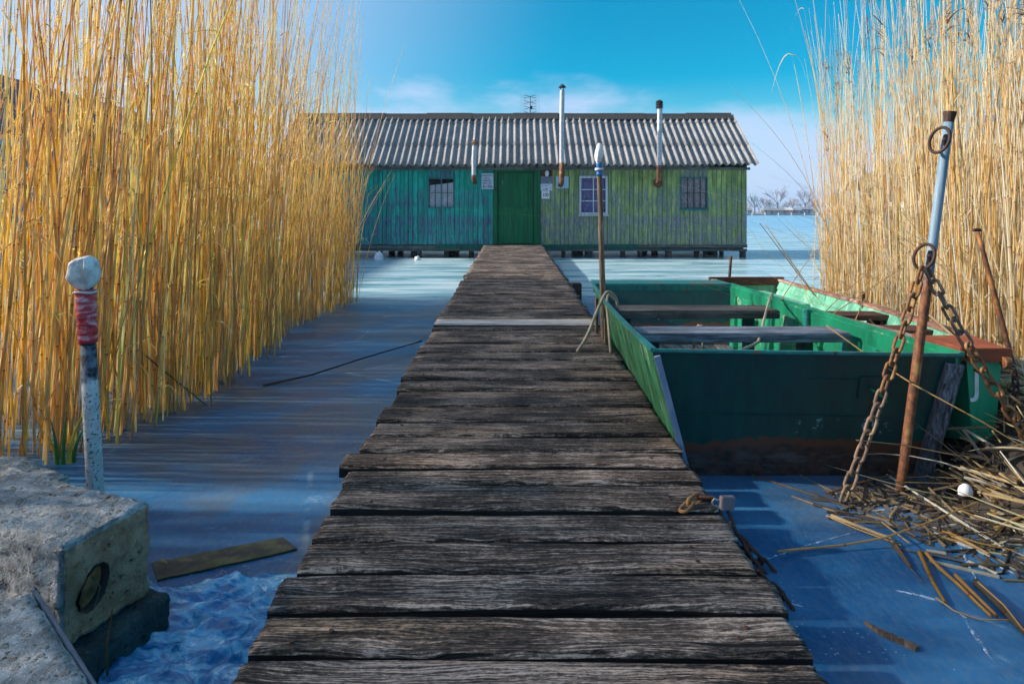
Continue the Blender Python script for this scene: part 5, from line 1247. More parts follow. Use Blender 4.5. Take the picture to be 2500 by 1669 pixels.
    for f0, f1, q in ((0.04, 0.90, 0.46), (0.52, 0.92, 0.185)):
        a = NL.lerp(nl, q) + (NR - NL) * f0 * 0.93 + tn * 0.002; b = NL.lerp(nl, q + 0.01) + (NR - NL) * f1 * 0.93 + tn * 0.002
        MB().span(a, b, 0.007, 0.006, tn).build('weld_seam', 'hull_dark', root, O)
    return TL, TR
PTL, PTR = punt()
def rope(name, pts, r, mat, label, cat='rope'):
    pts = [Vector(p) for p in pts]; sm = []
    for i in range(len(pts) - 1):
        p0, p1, p2, p3 = pts[max(i - 1, 0)], pts[i], pts[i + 1], pts[min(i + 2, len(pts) - 1)]
        for k in range(6):
            t = k / 6; sm.append(0.5 * ((2 * p1) + (p2 - p0) * t + (2 * p0 - 5 * p1 + 4 * p2 - p3) * t * t + (3 * p1 - p0 - 3 * p2 + p3) * t ** 3))
    sm.append(pts[-1]); return tag(MB().tube(sm, r, 7).build(name, mat, None, pts[0], smooth=True), label, cat)
zd = dock_z(4.9)
rope('mooring_rope', [(0.44, 4.62, dock_z(4.62) + 0.012), (0.52, 4.72, 0.30), (0.62, 4.86, 0.48), (0.685, 4.92, 0.575), (0.75, 4.93, 0.53), (0.77, 4.95, 0.42)], 0.011, 'rope_tan', 'pale grey rope looped from the walkway over the punt side')
rope('mooring_rope', [(0.665, 4.60, dock_z(4.6) + 0.01), (0.668, 4.72, 0.36), (0.672, 4.83, 0.50), (0.69, 4.87, 0.560), (0.74, 4.89, 0.52)], 0.010, 'rope_tan', 'shorter strand of grey rope hanging down the punt side')
for k, (x, y, w, h, lab) in enumerate([(0.655, 5.28, 0.05, 0.42, 'short board wedged between walkway and punt, farther of two'), (0.690, 5.02, 0.035, 0.30, 'short stake wedged between walkway and punt, nearer of two')]):
    o = MB().box((x, y, h / 2 + 0.02), (0.022, w, h + 0.1)).build('fender_board', 'pole_wood', None, (x, y, 0), bevel=0.004); tag(o, lab, 'board')
rope('bent_rod', [(1.335, 5.05, 0.10), (1.355, 5.0, 0.30), (1.37, 4.98, 0.32), (1.395, 4.98, 0.30), (1.40, 5.02, 0.10)], 0.009, 'rope_tan', 'bent pale rod standing behind the thwart inside the punt', 'rod')
rope('oar_stick', [W(1808, 855, 3.2), W(1845, 838, 3.62), W(1855, 824, 3.72), W(1868, 770, 4.35), W(1882, 722, 4.9), W(1888, 719, 4.95)], 0.008, 'rope_tan', 'thin pale stick leaning on the inner side of the punt', 'stick')

# ================================================================== ROWING BOAT
def rowboat():
    O = Vector((2.3, 3.0, 0)); root = empty('rowing_boat', O, 'light green rowing boat with brown caps and orange bow deck beside the reeds', 'boat')
    ys = [7.05, 6.2, 5.35, 4.7, 4.2, 3.7, 3.35, 2.97]
    RX = [2.77, 2.75, 2.68, 2.59, 2.50, 2.38, 2.26, 2.12]; LX = [2.06, 2.05, 2.045, 2.03, 2.02, 2.00, 1.985, 1.965]
    ZT_ = [0.440, 0.435, 0.450, 0.465, 0.48, 0.50, 0.515, 0.53]; ZB_ = [0.0, -0.04, -0.05, -0.05, -0.04, 0.0, 0.05, 0.16]
    k = 6
    def prof(i, s, j):   # side curve from keel line to gunwale
        cx = (RX[i] + LX[i]) / 2; hw = (RX[i] - LX[i]) / 2; t = j / k
        w = hw * (0.62 + 0.38 * t ** 0.7); z = lerp(ZB_[i], ZT_[i], t)
        lap = 0.006 * (1 - (t * 4) % 1.0) if 0 < t < 1 else 0
        return Vector((cx + s * (w + lap * 0), ys[i] + 0.0 * t, z))
    N = len(ys)
    for s, nm in ((1, 'side'), (-1, 'side')):
        m = MB(); vs = []
        for off in (0, 0.016):
            for i in range(N):
                for j in range(k + 1): vs.append(prof(i, s, j) + Vector((-s * off, 0, 0)))
        K = k + 1; tot = N * K; fs = []
        for i in range(N - 1):
            for j in range(k):
                a = i * K + j; fs.append((a, a + K, a + K + 1, a + 1)); b = tot + a; fs.append((b, b + 1, b + K + 1, b + K))
            a = i * K + k; fs.append((a, a + K, tot + a + K, tot + a))
        m.add(vs, fs).build(nm, 'row_outer', root, O)
        # inner strakes, one lapped over the next
        for j in range(k):
            m = MB(); vs = []
            for i in range(N):
                p0 = prof(i, s, j) + Vector((-s * (0.020 + 0.018), 0, 0)); p1 = prof(i, s, j + 1) + Vector((-s * 0.019, 0, 0)); vs += [p0, p1]
            m.add(vs, [(2 * i, 2 * i + 2, 2 * i + 3, 2 * i + 1) for i in range(N - 1)]).build('strake', 'row_inner', root, O)
    m = MB(); vs = []
    for i in range(N): vs += [prof(i, -1, 0), prof(i, 1, 0)]
    m.add(vs, [(2 * i, 2 * i + 1, 2 * i + 3, 2 * i + 2) for i in range(N - 1)]).build('bottom', 'row_inner', root, O)
    # ends
    m = MB().hexa([prof(0, -1, 0), prof(0, 1, 0), prof(0, 1, 0) + Vector((0, .03, 0)), prof(0, -1, 0) + Vector((0, .03, 0))], [prof(0, -1, k), prof(0, 1, k), prof(0, 1, k) + Vector((0, .03, 0)), prof(0, -1, k) + Vector((0, .03, 0))]); m.build('transom', 'row_inner', root, O)
    MB().span(prof(0, -1, k) + Vector((-0.03, -0.012, 0.0)), prof(0, 1, k) + Vector((0.03, -0.012, 0.0)), 0.05, 0.085).build('transom_cap', 'brown_wood', root, O, bevel=0.005)
    m = MB(); a0, a1, b0, b1 = prof(N - 1, -1, 0), prof(N - 1, 1, 0), prof(N - 1, -1, k), prof(N - 1, 1, k)
    dv = Vector((0, -0.015, 0))
    m.hexa([a0, a1, a1 + dv, a0 + dv], [b0, b1, b1 + dv, b0 + dv]).build('bow_plate', 'row_outer', root, O)
    # caps along both gunwales, board by board
    for s in (1, -1):
        for i in range(N - 1):
            a, b = prof(i, s, k), prof(i + 1, s, k); 
            MB().span(a + Vector((-s * 0.010, -0.002, 0.012)), b + Vector((-s * 0.010, 0.002, 0.012)), 0.055, 0.024).build('gunwale_cap', 'cap_wood', root, O, bevel=0.003)
    # bow deck
    q = [prof(N - 2, -1, k), prof(N - 2, 1, k), prof(N - 1, 1, k), prof(N - 1, -1, k)]; lift = Vector((0, 0, 0.010))
    q = [q[0] + Vector((0.0, 0.0, 0)), q[1] + Vector((0.0, 0, 0)), q[2] + Vector((0.02, -0.03, 0)), q[3] + Vector((-0.01, -0.03, 0))]
    dk = MB().hexa([p + lift for p in q], [p + lift + Vector((0, 0, 0.022)) for p in q]).build('bow_deck', 'orange_wood', root, O, bevel=0.003)
    MB().span(q[3] + Vector((-0.012, 0, 0.01)), q[0] + Vector((-0.012, 0, 0.012)), 0.018, 0.06).build('bow_deck_rim', 'orange_wood', root, O, bevel=0.003)
    MB().span(q[3] + Vector((0, -0.012, 0.008)), q[2] + Vector((0, -0.012, 0.008)), 0.018, 0.06).build('bow_deck_rim', 'orange_wood', root, O, bevel=0.003)
    for t in (0.15, 0.5, 0.85):
        p = q[3].lerp(q[0], t) + Vector((-0.022, 0, 0.012)); MB().tube([p, p + Vector((-0.005, 0, 0))], 0.006, 7).build('bolt', 'rust_dark', root, O)
    # thwarts and stern seat
    for y, w in ((4.72, 0.22), (3.98, 0.20)):
        z = interp(-y, [(-ys[i], ZT_[i]) for i in range(N)]) - 0.012; x0 = interp(-y, [(-ys[i], LX[i]) for i in range(N)]) + 0.035; x1 = interp(-y, [(-ys[i], RX[i]) for i in range(N)]) - 0.04
        MB().box(((x0 + x1) / 2, y, z - 0.018), (x1 - x0, w, 0.036)).build('thwart', 'brown_wood', root, O, bevel=0.004)
        MB().box((x1 - 0.03, y, z - 0.12), (0.05, w * 0.8, 0.16)).build('thwart_bracket', 'brown_wood', root, O)
    MB().box((2.345, 6.45, 0.20), (0.50, 1.05, 0.30)).build('stern_box', 'row_inner', root, O, bevel=0.01)
    # oar pins on the far gunwale
    for y in (5.1, 4.0):
        x = interp(-y, [(-ys[i], RX[i]) for i in range(N)]) - 0.02; z = interp(-y, [(-ys[i], ZT_[i]) for i in range(N)]); MB().tube([(x, y, z - 0.09), (x, y, z + 0.10)], 0.010, 8).build('oar_pin', 'rust_dark', root, O)
    # white registration mark on the bow
    c = prof(N - 1, -1, 4) + (prof(N - 1, 1, 4) - prof(N - 1, -1, 4)) * 0.12
    tx = text('bow_mark', 'J', 0.14, 'white_letters', root, (0, 0, 0)); tx.location = Vector((c.x + 0.02, 2.97 - 0.0185, c.z + 0.0)) - O
    # bow ring, rusty lock
    p = q[2] + Vector((-0.035, -0.03, -0.02)); MB().tube([p + Vector((-0.012, 0, 0)), p + Vector((0.014, 0, 0))], 0.024, 12).build('bow_roller', 'rust', root, O)
    return p
BOW = rowboat()
chain('short rusty chain hanging from the bow of the rowing boat', [BOW + Vector((0.02, -0.02, -0.03)), BOW + Vector((0.03, -0.02, -0.11)), BOW + Vector((0.0, -0.025, -0.20)), BOW + Vector((-0.04, -0.03, -0.27))], 0.034, 0.050, 0.030, 0.0045, ['rust_dark', 'rust'], 0.3)

# ================================================================== REEDS
LEVELS = 8
def stems_arrays(base, h, lean, bend, r, tint, phase, levels=LEVELS, sides=4, kink=None):
    """vectorised tapered stems -> verts, quads, per-vertex tint / along / phase"""
    n = len(h); t = np.linspace(0, 1, levels)[None, :, None]
    hh = h[:, None, None]
    P = np.repeat(base[:, None, :], levels, 1).astype(float)
    P[:, :, :2] += (lean[:, None, :] * t + bend[:, None, :] * t ** 2.2) * hh
    ln = np.linalg.norm(lean + bend * 0.6, axis=1)[:, None]
    P[:, :, 2] += (t[:, :, 0] * h[:, None]) / np.sqrt(1 + ln ** 2)
    rad = r[:, None] * (1 - 0.72 * t[:, :, 0] ** 1.2)
    ang = np.arange(sides) * 2 * PI / sides + 0.6
    ca, sa = np.cos(ang), np.sin(ang)
    V = np.repeat(P[:, :, None, :], sides, 2)
    V[..., 0] += rad[:, :, None] * ca; V[..., 1] += rad[:, :, None] * sa
    idx = np.arange(n * levels * sides).reshape(n, levels, sides)
    a = idx[:, :-1, :]; b = np.roll(idx, -1, 2)[:, :-1, :]; c = np.roll(idx, -1, 2)[:, 1:, :]; d = idx[:, 1:, :]
    F = np.stack([a, b, c, d], -1).reshape(-1, 4)
    T = np.repeat(tint[:, None, :], levels * sides, 1).reshape(-1, 4)
    al = np.repeat((t[:, :, 0] * h[:, None])[:, :, None], sides, 2).reshape(-1)
    ph = np.repeat(phase, levels * sides)
    return V.reshape(-1, 3), F, T, al, ph
def ribbons_arrays(p0, d0, droop, L, w, tint, seg=6):
    """flat leaves: start, direction, droop, length, width"""
    n = len(L); t = np.linspace(0, 1, seg)[None, :, None]
    P = p0[:, None, :] + d0[:, None, :] * (L[:, None, None] * t) + np.array([0, 0, -1.0])[None, None, :] * (droop[:, None, None] * L[:, None, None] * t ** 2)
    side = np.cross(d0, np.array([0, 0, 1.0])) + RNG.normal(0, 0.3, (n, 3)); side /= np.linalg.norm(side, axis=1)[:, None] + 1e-9
    ww = (w[:, None, None] * (1 - t) ** 0.6 + 0.0006) * 0.5
    V = np.stack([P - side[:, None, :] * ww, P + side[:, None, :] * ww], 2).reshape(-1, 3)
    idx = np.arange(n * seg * 2).reshape(n, seg, 2)
    F = np.stack([idx[:, :-1, 0], idx[:, :-1, 1], idx[:, 1:, 1], idx[:, 1:, 0]], -1).reshape(-1, 4)
    T = np.repeat(tint[:, None, :], seg * 2, 1).reshape(-1, 4); k = len(V)
    return V, F, T, np.zeros(k), np.zeros(k)
def merge(parts):
    V, F, T, A, Ph = [], [], [], [], []; o = 0
    for v, f, t, a, p in parts: V.append(v); F.append(f + o); T.append(t); A.append(a); Ph.append(p); o += len(v)
    return np.concatenate(V), np.concatenate(F), np.concatenate(T), np.concatenate(A), np.concatenate(Ph)
def reed_mesh(name, parts, mat='reed'):
    V, F, T, A, Ph = merge(parts)
    me = bpy.data.meshes.new(name); me.vertices.add(len(V)); me.vertices.foreach_set('co', V.astype(np.float32).ravel())
    me.loops.add(F.size); me.loops.foreach_set('vertex_index', F.astype(np.int32).ravel())
    me.polygons.add(len(F)); me.polygons.foreach_set('loop_start', np.arange(0, F.size, 4, dtype=np.int32)); me.polygons.foreach_set('loop_total', np.full(len(F), 4, dtype=np.int32))
    me.polygons.foreach_set('use_smooth', np.ones(len(F), dtype=bool))
    me.update(); me.validate()
    at = me.attributes.new('tint', 'FLOAT_COLOR', 'POINT'); at.data.foreach_set('color', T.astype(np.float32).ravel())
    at = me.attributes.new('along', 'FLOAT', 'POINT'); at.data.foreach_set('value', A.astype(np.float32))
    at = me.attributes.new('phase', 'FLOAT', 'POINT'); at.data.foreach_set('value', Ph.astype(np.float32))
    me.materials.append(M[mat]); return me
GOLD = np.array([(0.97, 0.76, 0.36), (0.97, 0.68, 0.20), (0.97, 0.86, 0.58), (0.92, 0.66, 0.30), (0.97, 0.74, 0.22), (0.82, 0.56, 0.28)])
PALE = np.array([(0.90, 0.78, 0.54), (0.93, 0.86, 0.70), (0.86, 0.66, 0.34), (0.95, 0.90, 0.80), (0.82, 0.58, 0.22), (0.90, 0.74, 0.44)])
def tints(pal, n, var=0.12):
    c = pal[RNG.integers(0, len(pal), n)] * (1 + RNG.normal(0, var, (n, 1))); return np.concatenate([np.clip(c, 0.02, 0.95), np.ones((n, 1))], 1)
def inside(poly, n):
    poly = np.array(poly); lo, hi = poly.min(0), poly.max(0); out = []
    while len(out) < n:
        p = lo + RNG.random((n * 3, 2)) * (hi - lo); x, y = p[:, 0], p[:, 1]; c = np.zeros(len(p), bool); j = len(poly) - 1
        for i in range(len(poly)):
            xi, yi = poly[i]; xj, yj = poly[j]
            m = ((yi > y) != (yj > y)) & (x < (xj - xi) * (y - yi) / (yj - yi + 1e-12) + xi); c ^= m; j = i
        out += list(p[c])
    return np.array(out[:n])
def clump(p, k=0.5, s=0.05):
    """draw stems together into loose tufts"""
    c = p[RNG.integers(0, len(p), max(8, len(p) // 9))]
    d = ((p[:, None, :] - c[None]) ** 2).sum(-1).argmin(1) if len(p) * len(c) < 8e6 else None
    if d is None: return p
    return p + (c[d] - p) * k * RNG.random((len(p), 1)) + RNG.normal(0, s, p.shape)
LEFT_EDGE = [(-2.25, 2.85), (-2.02, 3.2), (-1.90, 3.55), (-1.86, 4.1), (-1.84, 4.6), (-1.93, 5.3), (-2.10, 6.5), (-2.08, 7.7), (-1.95, 8.6), (-1.97, 9.1)]
LEFT_POLY = LEFT_EDGE + [(-2.6, 9.3), (-4.3, 9.5), (-4.7, 8.0), (-4.3, 6.5), (-3.9, 5.0), (-3.4, 2.9)]
RIGHT_POLY = [(2.78, 6.15), (2.95, 5.6), (2.90, 4.7), (2.70, 4.05), (2.85, 3.65), (3.6, 3.9), (5.6, 4.6), (8.4, 7.2), (8.2, 10.0), (5.0, 10.6), (4.15, 9.2), (3.45, 7.6)]
def stand(n, poly, hmu, hsd, hmin, hmax, r, pal, lean_mu, lean_sd, zf=None, tuft=0.5, bend=0.05):
    p = inside(poly, n)
    if tuft: p = clump(p, tuft, 0.035)
    z = np.array([zf(x, y) for x, y in p]) if zf else np.full(n, -0.02)
    base = np.column_stack([p, z]); h = np.clip(RNG.normal(hmu, hsd, n), hmin, hmax)
    lean = RNG.normal(0, lean_sd, (n, 2)) + np.array(lean_mu); bd = RNG.normal(0, bend, (n, 2)) + np.array(lean_mu) * 0.8
    return base, h, lean, bd, np.clip(RNG.normal(r, r * 0.28, n), r * 0.5, r * 1.7), tints(pal, n), RNG.random(n)
def tip(base, h, lean, bd, f=1.0):
    ln = np.linalg.norm(lean + bd * 0.6, axis=1)
    out = base.astype(float).copy(); out[:, :2] += (lean * f + bd * f ** 2.2) * h[:, None]; out[:, 2] += f * h / np.sqrt(1 + ln ** 2); return out
def leaves(stand_, n, pal, lo=0.2, hi=0.9, L=(0.12, 0.42), w=(0.006, 0.013)):
    base, h, lean, bd = stand_[:4]; i = RNG.integers(0, len(h), n); f = RNG.uniform(lo, hi, n)
    ln = np.linalg.norm(lean[i] + bd[i] * 0.6, axis=1); p = base[i].astype(float).copy(); p[:, :2] += (lean[i] * f[:, None] + bd[i] * (f ** 2.2)[:, None]) * h[i][:, None]; p[:, 2] += f * h[i] / np.sqrt(1 + ln ** 2)
    a = RNG.uniform(0, 2 * PI, n); up = RNG.uniform(0.1, 1.6, n); d = np.column_stack([np.cos(a), np.sin(a) * 0.6, up]); d /= np.linalg.norm(d, axis=1)[:, None]
    return ribbons_arrays(p, d, RNG.uniform(0.1, 1.3, n), RNG.uniform(*L, n), RNG.uniform(*w, n), tints(pal, n, 0.18))
def plumes(tips, pal, k=16, size=0.16):
    n = len(tips); P = np.repeat(tips, k, 0); P[:, 2] -= RNG.uniform(0, size * 1.3, n * k)
    side = np.repeat(RNG.uniform(0, 2 * PI, n), k) + RNG.normal(0, 0.7, n * k)
    d = np.column_stack([np.cos(side) * 0.55, np.sin(side) * 0.55, RNG.uniform(0.2, 1.1, n * k)]); d /= np.linalg.norm(d, axis=1)[:, None]
    return ribbons_arrays(P, d, RNG.uniform(0.2, 1.1, n * k), RNG.uniform(size * 0.35, size, n * k), RNG.uniform(0.004, 0.009, n * k), tints(pal, n * k, 0.2), 5)
BROWN = np.array([(0.28, 0.15, 0.07), (0.36, 0.20, 0.09), (0.22, 0.12, 0.06)])
DULL = np.array([(0.26, 0.20, 0.14), (0.18, 0.14, 0.11), (0.34, 0.26, 0.16), (0.12, 0.10, 0.09)])

def left_reeds():
    s1 = stand(430, LEFT_POLY, 3.1, 0.75, 1.4, 4.6, 0.0052, GOLD, (0.025, -0.004), 0.045)
    edge = [(x - 0.02, y) for x, y in LEFT_EDGE] + [(x - 0.75, y + 0.05) for x, y in LEFT_EDGE[::-1]]
    s2 = stand(300, edge, 2.9, 0.8, 1.0, 4.3, 0.0048, GOLD, (0.045, -0.004), 0.040)
    s3 = stand(260, LEFT_POLY, 1.1, 0.5, 0.3, 2.2, 0.0042, GOLD, (0.05, 0), 0.13)
    s4 = stand(620, LEFT_POLY, 1.75, 0.45, 0.6, 2.7, 0.0046, GOLD, (0.03, 0), 0.045)
    s5 = stand(360, edge, 1.7, 0.5, 0.5, 2.5, 0.0045, GOLD, (0.04, 0), 0.05)
    # stems knocked over, resting across the others
    n = 260; p = inside(LEFT_POLY, n); bent = (np.column_stack([p, RNG.uniform(0.0, 1.0, n)]), RNG.uniform(0.6, 1.7, n), np.column_stack([np.clip(RNG.normal(0.3, 0.8, n), -1.6, np.clip((-1.7 - p[:, 0]) * 0.8, 0.1, 1.4)), RNG.normal(0, 0.3, n)]), RNG.normal(0, 0.12, (n, 2)), np.full(n, 0.0036), tints(GOLD, n), RNG.random(n))
    parts = [stems_arrays(*s) for s in (s1, s2, s3, bent)] + [stems_arrays(*s, levels=5) for s in (s4, s5)]
    parts += [leaves(s1, 900, GOLD, 0.1, 0.85, (0.10, 0.36), (0.005, 0.012)), leaves(s2, 420, GOLD, 0.1, 0.85, (0.10, 0.36), (0.005, 0.012)), leaves(s3, 200, GOLD), leaves(s4, 500, GOLD, 0.2, 1.0)]
    # the bed goes on along the shore beyond the picture's left edge; its shadow falls across slabs and walkway
    side = [(-2.35, 2.75), (-2.25, 1.8), (-2.3, 0.6), (-3.6, 0.4), (-3.9, 2.75)]
    s6 = stand(330, side, 3.3, 0.6, 1.2, 4.4, 0.0048, GOLD, (0.02, 0), 0.04); s8 = stand(420, side, 2.0, 0.35, 1.0, 2.7, 0.005, GOLD, (0.02, 0), 0.05)
    parts += [stems_arrays(*s6), leaves(s6, 350, GOLD, 0.1, 0.9), stems_arrays(*s8, levels=5)]
    o = bpy.data.objects.new('reed_bed', reed_mesh('reed_bed', parts)); COL.objects.link(o); tag(o, 'dense stand of tall golden dry reeds left of the walkway', None, None, 'stuff')
left_reeds()
def right_reeds():
    pale_z = lambda x, y: max(-0.02, bank_h(x, y) - 0.02)
    s1 = stand(800, RIGHT_POLY, 2.75, 0.55, 1.2, 3.8, 0.0048, PALE, (-0.008, 0.0), 0.040, pale_z)
    fr = [(2.72, 6.2), (2.88, 5.5), (2.80, 4.7), (2.62, 4.05), (2.8, 3.6), (3.7, 3.85), (4.6, 4.3), (4.2, 5.0), (3.7, 6.0), (3.4, 7.0)]
    s2 = stand(420, fr, 2.3, 0.7, 0.8, 3.4, 0.0048, PALE, (-0.004, 0), 0.045, pale_z)
    s3 = stand(420, fr, 0.9, 0.35, 0.3, 1.7, 0.0042, PALE, (-0.05, 0), 0.22, pale_z)
    s4 = stand(1200, RIGHT_POLY, 1.5, 0.4, 0.5, 2.3, 0.0046, PALE, (-0.005, 0), 0.06, pale_z)
    n = 240; p = inside(fr + [(4.0, 7.5)], n); bent = (np.column_stack([p, RNG.uniform(0.05, 0.9, n)]), RNG.uniform(0.5, 1.4, n), np.column_stack([RNG.normal(0, 1.3, n), RNG.normal(-0.15, 0.4, n)]), RNG.normal(0, 0.2, (n, 2)), np.full(n, 0.0036), tints(PALE, n), RNG.random(n))
    parts = [stems_arrays(*s) for s in (s1, s2, s3, bent)] + [stems_arrays(*s4, levels=5)]
    parts += [leaves(s1, 420, PALE, 0.08, 0.6), leaves(s2, 420, PALE, 0.05, 0.5), leaves(s3, 260, PALE, 0.1, 1.0)]
    t = tip(*s1[:4]); pick = RNG.random(len(t)) < 0.26; parts.append(plumes(t[pick], BROWN, 16, 0.17))
    # a few whips leaning out over the ice to the left
    W0 = [((2.80, 6.0, 0.4), (2.05, 6.1, 3.05)), ((2.78, 6.1, 0.3), (2.52, 6.1, 2.55)), ((2.84, 6.0, 0.3), (2.60, 6.05, 2.95)), ((2.8, 6.0, 0.9), (1.92, 5.9, 2.1)), ((2.84, 6.05, 0.9), (2.10, 5.9, 1.55))]
    b = np.array([a for a, _ in W0]); e = np.array([c for _, c in W0]); h = np.linalg.norm(e - b, axis=1); ln = (e[:, :2] - b[:, :2]) / h[:, None]
    sw = (b, h, ln * 0.45, ln * 0.6, np.full(len(h), 0.004), tints(PALE, len(h)), RNG.random(len(h))); parts.append(stems_arrays(*sw)); tp = tip(*sw[:4])
    parts.append(ribbons_arrays(tp[[1, 1, 2]], np.array([(-0.6, 0, 0.5), (0.6, 0, 0.4), (-0.5, 0, 0.4)]), np.array([1.6, 1.6, 1.4]), np.array([0.32, 0.22, 0.25]), np.array([0.013, 0.012, 0.011]), tints(PALE, 3)))
    o = bpy.data.objects.new('reed_bed', reed_mesh('reed_bed', parts)); COL.objects.link(o); tag(o, 'dense stand of pale sunlit dry reeds behind the boats', None, None, 'stuff')
right_reeds()
def single_reeds():
    """the largest, nearest stems one by one"""
    lib = []
    for k in range(20):
        h = np.array([RNG.uniform(2.7, 4.0)]); s = (np.array([[0, 0, -0.03]]), h, RNG.normal(0, 0.025, (1, 2)) + [0.02, 0], RNG.normal(0, 0.05, (1, 2)), np.array([RNG.uniform(0.0045, 0.0066)]), tints(GOLD, 1, 0.1), RNG.random(1))
        lib.append((reed_mesh('reed', [stems_arrays(*s, levels=10, sides=6)] + ([leaves(s, 2, GOLD, 0.1, 0.75)] if k % 2 else [])), 'gold'))
    for k in range(16):
        h = np.array([RNG.uniform(2.3, 3.4)]); s = (np.array([[0, 0, -0.03]]), h, RNG.normal(0, 0.03, (1, 2)), RNG.normal(0, 0.05, (1, 2)), np.array([RNG.uniform(0.0042, 0.0062)]), tints(PALE, 1, 0.1), RNG.random(1)); tp = tip(*s[:4])
        lib.append((reed_mesh('reed', [stems_arrays(*s, levels=10, sides=6)] + ([leaves(s, 3, PALE, 0.05, 0.6)] if k % 2 else []) + ([plumes(tp, BROWN, 18, 0.18)] if k % 3 == 0 else [])), 'pale'))
    gold = [m for m, k in lib if k == 'gold']; pale = [m for m, k in lib if k == 'pale']
    fl = [(x - 0.01, y) for x, y in LEFT_EDGE[:7]] + [(x - 0.38, y + 0.05) for x, y in LEFT_EDGE[:7][::-1]]
    P = clump(inside(fl, 170), 0.5, 0.03)
    for i, (x, y) in enumerate(P):
        o = place('reed', gold[i % len(gold)], None, (x, y, 0)); o.rotation_euler = (random.gauss(0, 0.02), random.gauss(0.02, 0.03), random.uniform(0, 2 * PI))
        tag(o, 'tall golden reed standing at the near edge of the left-hand reed bed', 'reed', 'single reeds along the edge of the left-hand bed')
    fr = [(2.60, 4.0), (2.78, 3.58), (3.7, 3.8), (4.3, 4.15), (3.8, 4.8), (3.2, 5.6), (2.95, 6.2), (2.76, 6.15), (2.85, 5.4), (2.76, 4.7)]
    P = clump(inside(fr, 120), 0.4, 0.03)
    for i, (x, y) in enumerate(P):
        o = place('reed', pale[i % len(pale)], None, (x, y, max(0, bank_h(x, y)))); o.rotation_euler = (random.gauss(0, 0.03), random.gauss(0, 0.035), random.uniform(0, 2 * PI))
        tag(o, 'pale sunlit reed standing at the near edge of the right-hand reed bed', 'reed', 'single reeds along the edge of the right-hand bed')
single_reeds()

# matted dead reed on the right bank
def litter():
    poly = [(1.86, 2.98), (1.74, 2.72), (1.66, 2.45), (1.75, 2.2), (2.1, 1.9), (3.0, 1.7), (4.6, 3.2), (4.4, 4.6), (3.0, 5.6), (2.75, 5.0), (2.48, 4.2), (2.20, 3.4), (2.0, 3.1)]
    flat = [(1.30, 2.78), (1.22, 2.60), (1.42, 2.40), (1.50, 2.15), (1.9, 2.0), (1.9, 2.75)]
    n = 5600; p = np.concatenate([inside(poly, n - 480), inside(flat, 480) ]); p = p[RNG.permutation(n)]; z = np.array([max(0, bank_h(x, y)) for x, y in p]) + RNG.uniform(0, 0.10, n) * np.clip((p[:, 0] - 1.72) * 3, 0.05, 1)
    a = RNG.uniform(0, PI, n) * 0.9 + RNG.normal(0, 0.3, n); el = RNG.normal(0.05, 0.30, n) * np.clip((p[:, 0] - 1.6) * 3, 0.05, 1)
    d = np.column_stack([np.cos(a) * np.cos(el), np.sin(a) * np.cos(el), np.sin(el)])
    L = RNG.uniform(0.04, 0.22, n) * np.where(RNG.random(n) < 0.18, 2.6, 1.0); wet = (p[:, 0] - 1.60 - 0.42 * (p[:, 1] - 2.45) + RNG.normal(0, 0.22, n)) < 0.25
    tn = np.where(wet[:, None], tints(DULL, n, 0.25), tints(PALE, n, 0.2) * np.array([0.85, 0.85, 0.85, 1]))
    half = n // 2
    sub = lambda s: (np.column_stack([p[s], z[s]]), d[s], L[s], tn[s])
    q, dd, LL, tt = sub(slice(0, half)); rib = ribbons_arrays(q, dd, RNG.uniform(-0.1, 0.35, half), LL, RNG.uniform(0.006, 0.02, half), tt)
    q, dd, LL, tt = sub(slice(half, n)); m = n - half
    # short stalk pieces as slim prisms along d
    sides = 5; e1 = np.cross(dd, np.array([0, 0, 1.0])); e1 /= np.linalg.norm(e1, axis=1)[:, None] + 1e-9; e2 = np.cross(e1, dd); r = RNG.uniform(0.003, 0.0075, m)
    ang = np.arange(sides) * 2 * PI / sides; ringv = e1[:, None, :] * np.cos(ang)[None, :, None] + e2[:, None, :] * np.sin(ang)[None, :, None]
    V = np.stack([q[:, None, :] + ringv * r[:, None, None], (q + dd * LL[:, None])[:, None, :] + ringv * r[:, None, None] * 0.85], 1).reshape(-1, 3)
    idx = np.arange(m * 2 * sides).reshape(m, 2, sides); a_, b_ = idx[:, 0], idx[:, 1]
    F = np.stack([a_, np.roll(a_, -1, 1), np.roll(b_, -1, 1), b_], -1).reshape(-1, 4)
    al = np.repeat(np.stack([np.zeros(m), LL], 1)[:, :, None], sides, 2).reshape(-1)
    pr = (V, F, np.repeat(tt, 2 * sides, 0), al, np.repeat(RNG.random(m), 2 * sides))
    o = bpy.data.objects.new('reed_litter', reed_mesh('reed_litter', [rib, pr])); COL.objects.link(o); tag(o, 'matted heap of broken dead reed on the right-hand bank', None, None, 'stuff')
litter()

